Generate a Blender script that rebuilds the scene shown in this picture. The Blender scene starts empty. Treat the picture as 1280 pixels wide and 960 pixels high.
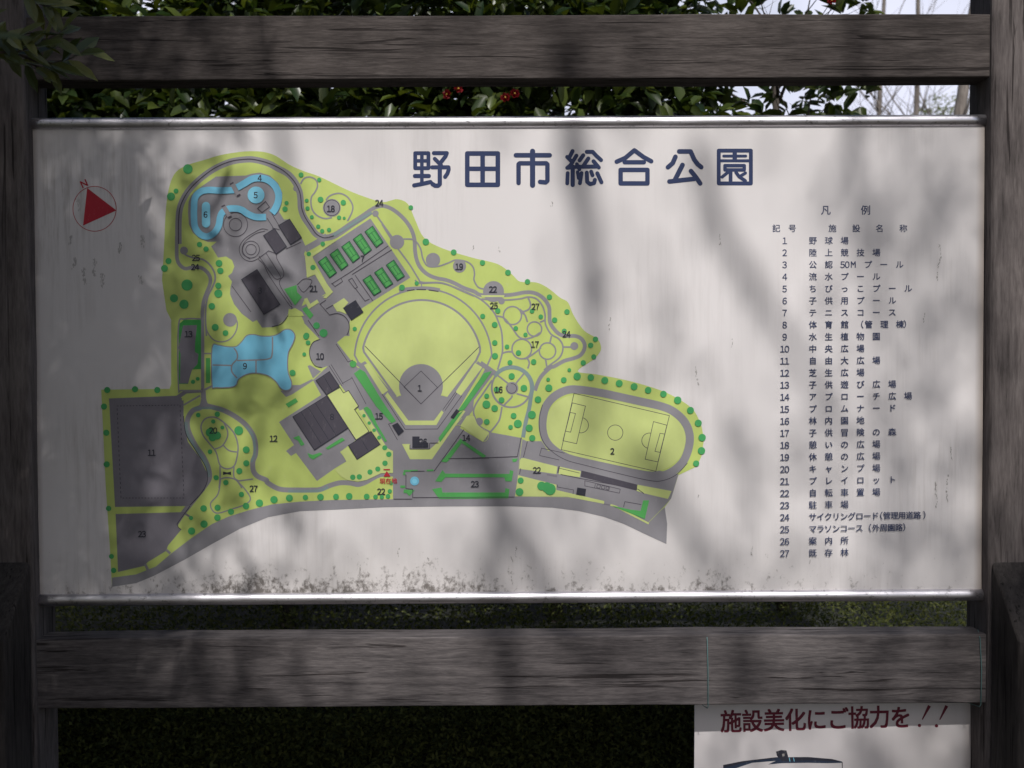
import bpy, bmesh, math, random
from mathutils import Vector, Matrix
from mathutils.geometry import tessellate_polygon

random.seed(7)
SC = bpy.context.scene
COL = SC.collection
R = math.radians

# ------------------------------------------------------------------ camera
FPX = 1230.0                       # focal length in pixels of the 1280 px wide photograph
BZ = 0.86                          # height of the sign's lower edge
CAM = Vector((-0.00246, -2.48560, BZ + 0.61611))
PITCH, YAW, ROLL = -0.0238223, 0.0040637, -0.0045955
cp, sp_, cy_, sy_, cr, sr = (math.cos(PITCH), math.sin(PITCH), math.cos(YAW), math.sin(YAW), math.cos(ROLL), math.sin(ROLL))
FW = Vector((sy_*cp, cy_*cp, sp_))
_rt = Vector((cy_, -sy_, 0)); _up = _rt.cross(FW)
RT = _rt*cr + _up*sr
UP = -_rt*sr + _up*cr
cam_d = bpy.data.cameras.new('camera'); cam = bpy.data.objects.new('camera', cam_d); COL.objects.link(cam)
cam_d.sensor_fit = 'HORIZONTAL'; cam_d.sensor_width = 36.0; cam_d.lens = FPX/1280*36.0
cam_d.clip_start = 0.05; cam_d.clip_end = 3000
cam.matrix_world = Matrix(((RT.x, UP.x, -FW.x, CAM.x), (RT.y, UP.y, -FW.y, CAM.y), (RT.z, UP.z, -FW.z, CAM.z), (0, 0, 0, 1)))
cam_d.dof.use_dof = True; cam_d.dof.focus_distance = 2.5; cam_d.dof.aperture_fstop = 4.5
SC.camera = cam

# ------------------------------------------------------------------ light
SUN_AZ, SUN_EL = R(2.0), R(47.0)   # azimuth measured from straight behind the camera towards its right
SUN = Vector((math.sin(SUN_AZ)*math.cos(SUN_EL), -math.cos(SUN_AZ)*math.cos(SUN_EL), math.sin(SUN_EL)))
W = bpy.data.worlds.new('World'); SC.world = W; W.use_nodes = True
wt = W.node_tree
sky = wt.nodes.new('ShaderNodeTexSky'); sky.sky_type = 'NISHITA'; sky.sun_disc = False
sky.sun_elevation = SUN_EL; sky.sun_rotation = math.pi - SUN_AZ
sky.air_density = 1.0; sky.dust_density = 2.4; sky.ozone_density = 0.9
# brightness added low in the sky away from the sun, broken up like cloud
_g = wt.nodes.new('ShaderNodeTexCoord'); _s = wt.nodes.new('ShaderNodeSeparateXYZ'); wt.links.new(_g.outputs['Generated'], _s.inputs[0])
_n = wt.nodes.new('ShaderNodeTexNoise'); _n.inputs['Scale'].default_value = 3.0; _n.inputs['Detail'].default_value = 5; wt.links.new(_g.outputs['Generated'], _n.inputs['Vector'])
def _mr(sock, a, b, c=0.0, d=1.0):
    m_ = wt.nodes.new('ShaderNodeMapRange'); m_.interpolation_type = 'SMOOTHSTEP'
    for k_, v_ in zip((1, 2, 3, 4), (a, b, c, d)): m_.inputs[k_].default_value = v_
    wt.links.new(sock, m_.inputs[0]); return m_.outputs[0]
def _mul(a, b):
    m_ = wt.nodes.new('ShaderNodeMath'); m_.operation = 'MULTIPLY'; wt.links.new(a, m_.inputs[0]); wt.links.new(b, m_.inputs[1]); return m_.outputs[0]
_mask = _mul(_mul(_mr(_s.outputs[1], 0.35, 0.75), _mr(_s.outputs[2], 0.62, 0.40)), _mr(_n.outputs[0], 0.25, 0.62, 0.55, 1.0))
_mx = wt.nodes.new('ShaderNodeMix'); _mx.data_type = 'RGBA'; _mx.inputs[7].default_value = (10.8, 11.1, 13.2, 1)
wt.links.new(_mask, _mx.inputs[0]); wt.links.new(sky.outputs[0], _mx.inputs[6])
wt.links.new(_mx.outputs[2], wt.nodes['Background'].inputs[0])
wt.nodes['Background'].inputs[1].default_value = 0.080
sun_d = bpy.data.lights.new('sun', 'SUN'); sun = bpy.data.objects.new('sun', sun_d); COL.objects.link(sun)
sun_d.energy = 3.8; sun_d.angle = R(0.55); sun_d.color = (1.0, 0.97, 0.93)
sun.rotation_euler = SUN.to_track_quat('Z', 'Y').to_euler(); sun.location = (0, -6, 9)
SC.view_settings.view_transform = 'Standard'; SC.view_settings.look = 'None'
SC.view_settings.exposure = 0.0; SC.view_settings.gamma = 1.0; SC.view_settings.use_curve_mapping = False
SC.render.engine = 'CYCLES'
SC.cycles.max_bounces = 6; SC.cycles.diffuse_bounces = 3; SC.cycles.glossy_bounces = 3
SC.cycles.transmission_bounces = 3; SC.cycles.transparent_max_bounces = 4

# ------------------------------------------------------------------ projection helpers
def ray(px, py):
    return (FW + RT*((px-640)/FPX) - UP*((py-480)/FPX))
def at(px, py, y=0.0):
    """the point of the vertical plane y that the photograph shows at pixel (px, py)"""
    d = ray(px, py); return CAM + d*((y-CAM.y)/d.y)
def to_px(p):
    d = Vector(p)-CAM; w = d.dot(FW)
    if w <= 0.01: return None
    return (640+FPX*d.dot(RT)/w, 480-FPX*d.dot(UP)/w)

# ------------------------------------------------------------------ materials
def mat(name): 
    m = bpy.data.materials.new(name); m.use_nodes = True
    return m, m.node_tree, m.node_tree.nodes['Principled BSDF']
def N(t, kind, **kw):
    n = t.nodes.new(kind)
    for k, v in kw.items(): setattr(n, k, v)
    return n
def ramp(t, stops):
    n = t.nodes.new('ShaderNodeValToRGB'); e = n.color_ramp.elements
    while len(e) < len(stops): e.new(0.5)
    for i, (p, c) in enumerate(stops):
        e[i].position = p; e[i].color = (c[0], c[1], c[2], 1) if not isinstance(c, (int, float)) else (c, c, c, 1)
    return n
def noise(t, vec, scale, detail=4, rough=0.55, dist=0.0):
    n = t.nodes.new('ShaderNodeTexNoise'); n.inputs['Scale'].default_value = scale
    n.inputs['Detail'].default_value = detail; n.inputs['Roughness'].default_value = rough; n.inputs['Distortion'].default_value = dist
    if vec is not None: t.links.new(vec, n.inputs['Vector'])
    return n
def coords(t, scale=(1, 1, 1), loc=(0, 0, 0)):
    c = t.nodes.new('ShaderNodeTexCoord'); m = t.nodes.new('ShaderNodeMapping')
    m.inputs['Scale'].default_value = scale; m.inputs['Location'].default_value = loc
    t.links.new(c.outputs['Object'], m.inputs['Vector']); return m.outputs[0]
def mix(t, a, b, fac, mode='MIX'):
    n = t.nodes.new('ShaderNodeMix'); n.data_type = 'RGBA'; n.blend_type = mode
    for sock, v in ((n.inputs[6], a), (n.inputs[7], b), (n.inputs[0], fac)):
        if isinstance(v, (int, float)): sock.default_value = v
        elif isinstance(v, tuple): sock.default_value = (v[0], v[1], v[2], 1)
        else: t.links.new(v, sock)
    return n.outputs[2]
def math_n(t, op, a, b=0.0, clamp=False):
    n = t.nodes.new('ShaderNodeMath'); n.operation = op; n.use_clamp = clamp
    for s, v in ((n.inputs[0], a), (n.inputs[1], b)):
        if isinstance(v, (int, float)): s.default_value = v
        else: t.links.new(v, s)
    return n.outputs[0]
def bump(t, bs, h, strength=0.4, dist=0.002):
    b = t.nodes.new('ShaderNodeBump'); b.inputs['Strength'].default_value = strength; b.inputs['Distance'].default_value = dist
    t.links.new(h, b.inputs['Height']); t.links.new(b.outputs[0], bs.inputs['Normal'])

def wood(name, axis, c_dark, c_mid, c_light, shift=0.0):
    """weathered timber, the grain along the given axis"""
    m, t, b = mat(name)
    s1 = {'x': (5.5, 56, 74), 'z': (36, 36, 4.0)}[axis]; s2 = {'x': (32, 240, 310), 'z': (190, 190, 20)}[axis]
    s3 = {'x': (2.6, 60, 88), 'z': (55, 55, 2.0)}[axis]
    n1 = noise(t, coords(t, s1, (shift, shift*.7, shift*.3)), 1.0, 6, 0.62, 0.6)
    n2 = noise(t, coords(t, s2, (shift, 0, 0)), 1.0, 5, 0.65, 0.3)
    n3 = noise(t, coords(t, s3, (3+shift, 1, 5)), 1.0, 3, 0.5, 1.2)
    n4 = noise(t, coords(t, (2.2, 2.2, 2.2), (shift, 2, 1)), 1.0, 4, 0.6)
    r1 = ramp(t, [(0.29, c_dark), (0.48, c_mid), (0.70, c_light)])
    f = math_n(t, 'ADD', math_n(t, 'MULTIPLY', n1.outputs[0], 0.55), math_n(t, 'MULTIPLY', n2.outputs[0], 0.45))
    t.links.new(f, r1.inputs[0])
    crack = ramp(t, [(0.335, 0.0), (0.385, 1.0)]); t.links.new(n3.outputs[0], crack.inputs[0])
    patch = ramp(t, [(0.3, (0.62, 0.60, 0.60)), (0.7, (1.12, 1.10, 1.08))]); t.links.new(n4.outputs[0], patch.inputs[0])
    c = mix(t, r1.outputs[0], patch.outputs[0], 0.85, 'MULTIPLY')
    crackc = mix(t, (0.30, 0.28, 0.28), (1, 1, 1), crack.outputs[0])
    c = mix(t, c, crackc, 1.0, 'MULTIPLY')
    t.links.new(c, b.inputs['Base Color']); b.inputs['Roughness'].default_value = 0.88
    b.inputs['Specular IOR Level'].default_value = 0.25
    h = math_n(t, 'ADD', math_n(t, 'MULTIPLY', f, 1.0), math_n(t, 'MULTIPLY', crack.outputs[0], 0.7))
    bump(t, b, h, 0.55, 0.0025)
    return m
M_RAIL = wood('weathered rail timber', 'x', (0.026, 0.022, 0.021), (0.068, 0.058, 0.055), (0.135, 0.118, 0.112))
M_RAIL2 = wood('weathered lower rail timber', 'x', (0.031, 0.028, 0.030), (0.095, 0.086, 0.088), (0.19, 0.172, 0.172), 4.0)
M_POST = wood('weathered post timber', 'z', (0.036, 0.031, 0.030), (0.115, 0.100, 0.098), (0.20, 0.178, 0.173), 2.0)
M_ENDGRAIN = wood('weathered end grain', 'z', (0.012, 0.011, 0.011), (0.035, 0.031, 0.030), (0.07, 0.062, 0.06), 6.0)

def panel_mat(name, base, mould=1.0, z0=BZ, height=1.228):
    """painted sheet: faded white with mould along its lower edge and vertical dirt runs"""
    m, t, b = mat(name)
    geo = N(t, 'ShaderNodeNewGeometry'); sep = N(t, 'ShaderNodeSeparateXYZ'); t.links.new(geo.outputs['Position'], sep.inputs[0])
    pos = geo.outputs['Position']
    def mapped(scale, loc=(0, 0, 0)):
        mp = N(t, 'ShaderNodeMapping'); mp.inputs['Scale'].default_value = scale; mp.inputs['Location'].default_value = loc
        t.links.new(pos, mp.inputs['Vector']); return mp.outputs[0]
    z = math_n(t, 'DIVIDE', math_n(t, 'SUBTRACT', sep.outputs[2], z0), height)          # 0 bottom .. 1 top
    low = math_n(t, 'SUBTRACT', 1.0, math_n(t, 'DIVIDE', z, 0.15), True)               # 1 at the very bottom
    low = math_n(t, 'POWER', low, 1.2)
    big0 = noise(t, mapped((5.5, 5.5, 8.0), (1.3, 0, 2.2)), 1.0, 4, 0.6)
    bigr = ramp(t, [(0.34, 0.28), (0.70, 0.92)]); t.links.new(big0.outputs[0], bigr.inputs[0]); big = bigr
    xm = ramp(t, [(0.0, 0.55), (0.16, 0.65), (0.26, 0.85), (0.38, 0.85), (0.56, 0.70), (0.75, 0.62), (1.0, 0.42)])
    t.links.new(math_n(t, 'DIVIDE', math_n(t, 'ADD', sep.outputs[0], 1.2), 2.4), xm.inputs[0])
    spk = noise(t, mapped((95, 95, 70)), 1.0, 5, 0.68)
    spk2 = noise(t, mapped((34, 34, 26), (4, 4, 4)), 1.0, 6, 0.7, 0.4)
    dens = math_n(t, 'MULTIPLY', math_n(t, 'MULTIPLY', low, xm.outputs[0]), math_n(t, 'ADD', big.outputs[0], 0.25))
    seam = math_n(t, 'SUBTRACT', 1.0, math_n(t, 'DIVIDE', z, 0.034), True)
    dens = math_n(t, 'ADD', math_n(t, 'MULTIPLY', dens, 1.5), math_n(t, 'MULTIPLY', seam, math_n(t, 'MULTIPLY', xm.outputs[0], 0.30)))
    thr = math_n(t, 'SUBTRACT', 0.665, math_n(t, 'MULTIPLY', dens, 0.28))
    s = math_n(t, 'ADD', math_n(t, 'MULTIPLY', spk.outputs[0], 0.5), math_n(t, 'MULTIPLY', spk2.outputs[0], 0.5))
    spots = math_n(t, 'MULTIPLY', math_n(t, 'SUBTRACT', s, thr), 9.0, True)
    spots = math_n(t, 'MULTIPLY', spots, 0.80*mould, True)
    haze = math_n(t, 'MULTIPLY', math_n(t, 'MULTIPLY', dens, spk2.outputs[0]), 0.45*mould, True)
    # dirt runs
    run = noise(t, mapped((70, 70, 4.5), (7, 0, 3)), 1.0, 5, 0.7, 0.2)
    where = noise(t, mapped((2.6, 2.6, 2.2), (0.4, 0, 9.1)), 1.0, 2, 0.5)
    wr = ramp(t, [(0.44, 0.0), (0.62, 1.0)]); t.links.new(where.outputs[0], wr.inputs[0])
    lr = ramp(t, [(0.0, 1.0), (0.14, 0.9), (0.26, 0.25), (0.85, 0.15), (0.95, 0.55), (1.0, 0.7)])
    t.links.new(math_n(t, 'DIVIDE', math_n(t, 'ADD', sep.outputs[0], 1.2), 2.4), lr.inputs[0])
    rr = ramp(t, [(0.46, 0.0), (0.74, 1.0)]); t.links.new(run.outputs[0], rr.inputs[0])
    runs = math_n(t, 'MULTIPLY', math_n(t, 'MULTIPLY', rr.outputs[0], wr.outputs[0]), lr.outputs[0])
    runs = math_n(t, 'MULTIPLY', runs, 0.75*mould, True)
    fade = noise(t, mapped((1.7, 1.7, 1.1), (2, 0, 0)), 1.0, 3, 0.5)
    fr = ramp(t, [(0.3, (0.94, 0.93, 0.92)), (0.7, (1.03, 1.02, 1.02))]); t.links.new(fade.outputs[0], fr.inputs[0])
    c = mix(t, base, fr.outputs[0], 1.0, 'MULTIPLY')
    c = mix(t, c, (0.20, 0.165, 0.12), haze)
    c = mix(t, c, (0.26, 0.225, 0.20), runs)
    c = mix(t, c, (0.075, 0.062, 0.052), spots)
    # grime line that sits along both edges
    edge = math_n(t, 'SUBTRACT', 1.0, math_n(t, 'DIVIDE', math_n(t, 'SUBTRACT', math_n(t, 'SUBTRACT', 0.5, math_n(t, 'ABSOLUTE', math_n(t, 'DIVIDE', sep.outputs[0], 2.4))), 0.001), 0.008), True)
    c = mix(t, c, (0.24, 0.17, 0.12), math_n(t, 'MULTIPLY', edge, 0.6*mould))
    t.links.new(c, b.inputs['Base Color'])
    b.inputs['Roughness'].default_value = 0.5; b.inputs['Specular IOR Level'].default_value = 0.3
    wv = noise(t, mapped((2.0, 2.0, 2.0)), 1.0, 2)
    bump(t, b, wv.outputs[0], 0.12, 0.01)
    return m
M_PANEL = panel_mat('faded white sign sheet', (0.68, 0.655, 0.66))
M_NOTICE = panel_mat('white notice sheet', (0.66, 0.63, 0.64), 0.45, 0.05, 0.75)

def ink(name, c, var=0.10, wear=1.0):
    m, t, b = mat(name)
    n = noise(t, coords(t, (9, 9, 6)), 1.0, 4, 0.6)
    lo = tuple(x*(1-var) for x in c); hi = tuple(min(1, x*(1+var)) for x in c)
    r = ramp(t, [(0.3, lo), (0.7, hi)]); t.links.new(n.outputs[0], r.inputs[0])
    w = noise(t, coords(t, (120, 120, 45)), 1.0, 5, 0.7); wr = ramp(t, [(0.58, 0.0), (0.74, 1.0)]); t.links.new(w.outputs[0], wr.inputs[0])
    d_ = noise(t, coords(t, (5, 5, 3), (3, 0, 8)), 1.0, 4, 0.6); dr = ramp(t, [(0.35, 0.02), (0.75, 0.30)]); t.links.new(d_.outputs[0], dr.inputs[0])
    cc = mix(t, r.outputs[0], (0.50, 0.48, 0.46), math_n(t, 'MULTIPLY', math_n(t, 'MULTIPLY', wr.outputs[0], dr.outputs[0]), wear))
    t.links.new(cc, b.inputs['Base Color'])
    b.inputs['Roughness'].default_value = 0.5; b.inputs['Specular IOR Level'].default_value = 0.3
    return m
I = dict(
    lawn=ink('ink lawn green', (0.46, 0.55, 0.155)),
    pale=ink('ink pale green', (0.51, 0.58, 0.215)),
    road=ink('ink road grey', (0.245, 0.237, 0.257)),
    teal=ink('ink teal grey', (0.20, 0.27, 0.27)),
    lot=ink('ink dark grey', (0.19, 0.178, 0.205)),
    roof=ink('ink roof grey', (0.068, 0.062, 0.080)),
    black=ink('ink blue black', (0.030, 0.031, 0.045)),
    line=ink('ink line grey', (0.060, 0.052, 0.070)),
    hedge=ink('ink hedge green', (0.085, 0.36, 0.095)),
    tree=ink('ink tree green', (0.060, 0.33, 0.105)),
    court=ink('ink court green', (0.045, 0.30, 0.065)),
    dgreen=ink('ink dark green', (0.020, 0.085, 0.045)),
    water=ink('ink water blue', (0.17, 0.48, 0.66)),
    water2=ink('ink pale water blue', (0.22, 0.58, 0.76)),
    navy=ink('ink navy', (0.020, 0.034, 0.100), 0.1, 0.25),
    navy2=ink('ink faded navy', (0.042, 0.055, 0.120), 0.1, 0.25),
    red=ink('ink red', (0.42, 0.022, 0.040)),
    dred=ink('ink dark red', (0.14, 0.016, 0.034)),
    scuff=ink('scuff', (0.31, 0.29, 0.28), 0.25),
    smudge=ink('grey smudge', (0.43, 0.41, 0.405), 0.2),
    blue=ink('ink picture blue', (0.028, 0.042, 0.075)),
)
def metal(name, c, rough):
    m, t, b = mat(name); b.inputs['Metallic'].default_value = 1.0
    n = noise(t, coords(t, (60, 60, 90)), 1.0, 5, 0.7); n2 = noise(t, coords(t, (7, 60, 60)), 1.0, 4, 0.65)
    r = ramp(t, [(0.30, tuple(x*0.45 for x in c)), (0.43, c)]); t.links.new(n.outputs[0], r.inputs[0])
    t.links.new(r.outputs[0], b.inputs['Base Color'])
    rr = ramp(t, [(0.3, rough*0.8), (0.7, rough*1.5)]); t.links.new(n2.outputs[0], rr.inputs[0]); t.links.new(rr.outputs[0], b.inputs['Roughness'])
    return m
M_TRIM = metal('dull aluminium', (0.74, 0.72, 0.76), 0.36)
M_SCREW = metal('grey screw metal', (0.4, 0.38, 0.37), 0.5)
m, t, b = mat('pale green wire'); b.inputs['Base Color'].default_value = (0.10, 0.20, 0.20, 1); b.inputs['Roughness'].default_value = 0.5; M_WIRE = m

def leafmat(name, dark, light, rough=0.35, trans=0.25, spec=0.5):
    m, t, b = mat(name)
    geo = N(t, 'ShaderNodeNewGeometry')
    r = ramp(t, [(0.0, dark), (0.65, tuple((a+c)/2 for a, c in zip(dark, light))), (1.0, light)])
    t.links.new(geo.outputs['Random Per Island'], r.inputs[0])
    t.links.new(r.outputs[0], b.inputs['Base Color']); b.inputs['Roughness'].default_value = rough
    b.inputs['Specular IOR Level'].default_value = spec
    tr = N(t, 'ShaderNodeBsdfTranslucent'); t.links.new(mix(t, r.outputs[0], (1.6, 1.5, 0.6), 1.0, 'MULTIPLY'), tr.inputs[0])
    ms = N(t, 'ShaderNodeMixShader'); ms.inputs[0].default_value = trans
    t.links.new(b.outputs[0], ms.inputs[1]); t.links.new(tr.outputs[0], ms.inputs[2])
    t.links.new(ms.outputs[0], t.nodes['Material Output'].inputs[0])
    return m
M_CAMELLIA = leafmat('camellia leaf', (0.018, 0.040, 0.012), (0.115, 0.15, 0.030), 0.34)
M_HEDGE = leafmat('clipped hedge leaf', (0.022, 0.034, 0.009), (0.115, 0.125, 0.034), 0.6, 0.3, 0.25)
M_LANCE = leafmat('lance leaf', (0.035, 0.055, 0.018), (0.16, 0.17, 0.055), 0.34)
M_BROAD = leafmat('broad leaf', (0.030, 0.060, 0.020), (0.09, 0.12, 0.035), 0.5)
M_YELLOWGREEN = leafmat('yellow green leaf', (0.10, 0.13, 0.05), (0.24, 0.27, 0.10), 0.6)
M_PETAL = leafmat('red petal', (0.20, 0.008, 0.014), (0.36, 0.016, 0.024), 0.5, 0.2)
M_STAMEN = ink('yellow stamen', (0.65, 0.42, 0.06))
def bark(name, a, c):
    m, t, b = mat(name)
    n = noise(t, coords(t, (22, 22, 5)), 1.0, 6, 0.65, 0.5); n2 = noise(t, coords(t, (3, 3, 2)), 1.0, 3)
    r = ramp(t, [(0.3, a), (0.7, c)]); t.links.new(n.outputs[0], r.inputs[0])
    p = ramp(t, [(0.3, 0.7), (0.7, 1.1)]); t.links.new(n2.outputs[0], p.inputs[0])
    t.links.new(mix(t, r.outputs[0], p.outputs[0], 1.0, 'MULTIPLY'), b.inputs['Base Color']); b.inputs['Roughness'].default_value = 0.9
    bump(t, b, n.outputs[0], 0.6, 0.01)
    return m
M_BARK = bark('grey brown bark', (0.09, 0.075, 0.065), (0.24, 0.21, 0.19))
M_TWIG = bark('dark twig bark', (0.045, 0.036, 0.03), (0.11, 0.09, 0.075))
M_HEDGE_IN = bark('painted shade hedge filler', (0.006, 0.007, 0.004), (0.022, 0.024, 0.012))  # near-black colour stands in for the shade inside the hedge
m, t, b = mat('bare soil')
n1 = noise(t, coords(t, (1, 1, 1)), 1.4, 8, 0.65); n2 = noise(t, coords(t, (1, 1, 1), (5, 5, 0)), 60, 4, 0.7)
r1 = ramp(t, [(0.3, (0.030, 0.025, 0.019)), (0.7, (0.075, 0.062, 0.047))]); t.links.new(n1.outputs[0], r1.inputs[0])
r2 = ramp(t, [(0.3, 0.6), (0.7, 1.15)]); t.links.new(n2.outputs[0], r2.inputs[0])
t.links.new(mix(t, r1.outputs[0], r2.outputs[0], 1.0, 'MULTIPLY'), b.inputs['Base Color']); b.inputs['Roughness'].default_value = 0.95
bump(t, b, n2.outputs[0], 0.6, 0.01); M_SOIL = m

# ------------------------------------------------------------------ object helpers
def tag(o, label=None, cat=None, group=None, kind=None):
    if label: o['label'] = label
    if cat: o['category'] = cat
    if group: o['group'] = group
    if kind: o['kind'] = kind
    return o
def thing(name, loc, label, cat, group=None):
    o = bpy.data.objects.new(name, None); COL.objects.link(o); o.location = loc; o.empty_display_size = 0.1
    return tag(o, label, cat, group)
def world_loc(o):
    p = Vector((0, 0, 0))
    while o is not None: p += Vector(o.location); o = o.parent
    return p
def link(name, verts, faces, mats, parent=None, fmat=None, smooth=False, loc=None):
    """one mesh object from world-space vertices"""
    base = world_loc(parent) if parent is not None else Vector(loc or (0, 0, 0))
    me = bpy.data.meshes.new(name)
    me.from_pydata([(v[0]-base.x, v[1]-base.y, v[2]-base.z) for v in verts], [], faces)
    for mm in (mats if isinstance(mats, (list, tuple)) else [mats]): me.materials.append(mm)
    if fmat: me.polygons.foreach_set('material_index', fmat)
    if smooth: me.polygons.foreach_set('use_smooth', [True]*len(me.polygons))
    me.update()
    o = bpy.data.objects.new(name, me); COL.objects.link(o)
    if parent is not None: o.parent = parent
    else: o.location = base
    return o
class MB:
    def __init__(s): s.v = []; s.f = []; s.m = []
    def add(s, vs, fs, mi=0):
        k = len(s.v); s.v += [tuple(v) for v in vs]; s.f += [tuple(i+k for i in f) for f in fs]; s.m += [mi]*len(fs)
    def build(s, name, mats, parent=None, smooth=False, loc=None):
        return link(name, s.v, s.f, mats, parent, s.m, smooth, loc)
    def tube(s, pts, rad, n=8, mi=0, cap=True):
        pts = [Vector(p) for p in pts]; rad = rad if isinstance(rad, (list, tuple)) else [rad]*len(pts)
        k = len(s.v); prev = None
        for i, p in enumerate(pts):
            d = (pts[min(i+1, len(pts)-1)]-pts[max(i-1, 0)]).normalized()
            if prev is None: u = d.orthogonal().normalized()
            else: u = (prev - d*prev.dot(d)).normalized()
            prev = u; w = d.cross(u)
            for j in range(n):
                a = 2*math.pi*j/n; s.v.append(tuple(p + (u*math.cos(a)+w*math.sin(a))*rad[i]))
        for i in range(len(pts)-1):
            for j in range(n):
                a = k+i*n+j; b_ = k+i*n+(j+1) % n; s.f.append((a, b_, b_+n, a+n)); s.m.append(mi)
        if cap:
            s.f.append(tuple(range(k+n-1, k-1, -1))); s.m.append(mi)
            e = k+(len(pts)-1)*n; s.f.append(tuple(range(e, e+n))); s.m.append(mi)
    def leaf(s, p, d, nrm, L, Wd, fold=0.25, curl=0.15, mi=0, shape=0.45):
        d = d.normalized(); side = d.cross(nrm)
        if side.length < 1e-4: side = d.orthogonal()
        side.normalize(); up = side.cross(d).normalized()
        def q(a, w, h): return p + d*(L*a) + side*(Wd*w) + up*(L*h)
        c1, c2, c3 = -curl*0.15, -curl*0.5, -curl
        e = fold*Wd/L
        vs = [q(0, 0, 0), q(shape*0.6, -0.42, c1+e*0.8), q(shape*0.6, 0, c1), q(shape*0.6, 0.42, c1+e*0.8),
              q(shape+0.22, -0.40, c2+e*0.8), q(shape+0.22, 0, c2), q(shape+0.22, 0.40, c2+e*0.8), q(1, 0, c3)]
        s.add(vs, [(0, 2, 1), (0, 3, 2), (1, 2, 5, 4), (2, 3, 6, 5), (4, 5, 7), (5, 6, 7)], mi)

def bevel_box(name, x0, x1, y0, y1, z0, z1, material, parent, bev=0.006, seg=3, jitter=0.0, cuts=0, axis=0, shape=None):
    bm = bmesh.new()
    bmesh.ops.create_cube(bm, size=1.0)
    for v in bm.verts:
        v.co = Vector(((x0+x1)/2 + v.co.x*(x1-x0), (y0+y1)/2 + v.co.y*(y1-y0), (z0+z1)/2 + v.co.z*(z1-z0)))
    if shape: shape(bm)
    bmesh.ops.bevel(bm, geom=bm.edges[:], offset=bev, segments=seg, affect='EDGES', profile=0.6)
    if cuts:
        ax = Vector((1, 0, 0)) if axis == 0 else Vector((0, 0, 1))
        lo, hi = (x0, x1) if axis == 0 else (z0, z1)
        for i in range(1, cuts):
            bmesh.ops.bisect_plane(bm, geom=bm.verts[:]+bm.edges[:]+bm.faces[:], plane_co=ax*(lo+(hi-lo)*i/cuts), plane_no=ax)
        rnd = random.Random(len(name)+int(x0*100)); ph = [rnd.random()*6 for _ in range(4)]
        for v in bm.verts:
            q = v.co.x if axis == 0 else v.co.z
            off = jitter*(math.sin(q*5+ph[0]) + 0.5*math.sin(q*13+ph[1]) + 0.3*math.sin(q*29+ph[2]))
            if axis == 0: v.co.z += off*(1 if v.co.z > (z0+z1)/2 else -0.6); v.co.y += off*0.3
            else: v.co.x += off*0.8; v.co.y += off*0.3
    base = world_loc(parent)
    for v in bm.verts: v.co -= base
    me = bpy.data.meshes.new(name); bm.to_mesh(me); bm.free(); me.materials.append(material)
    for p in me.polygons: p.use_smooth = False
    o = bpy.data.objects.new(name, me); COL.objects.link(o); o.parent = parent
    return o

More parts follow.
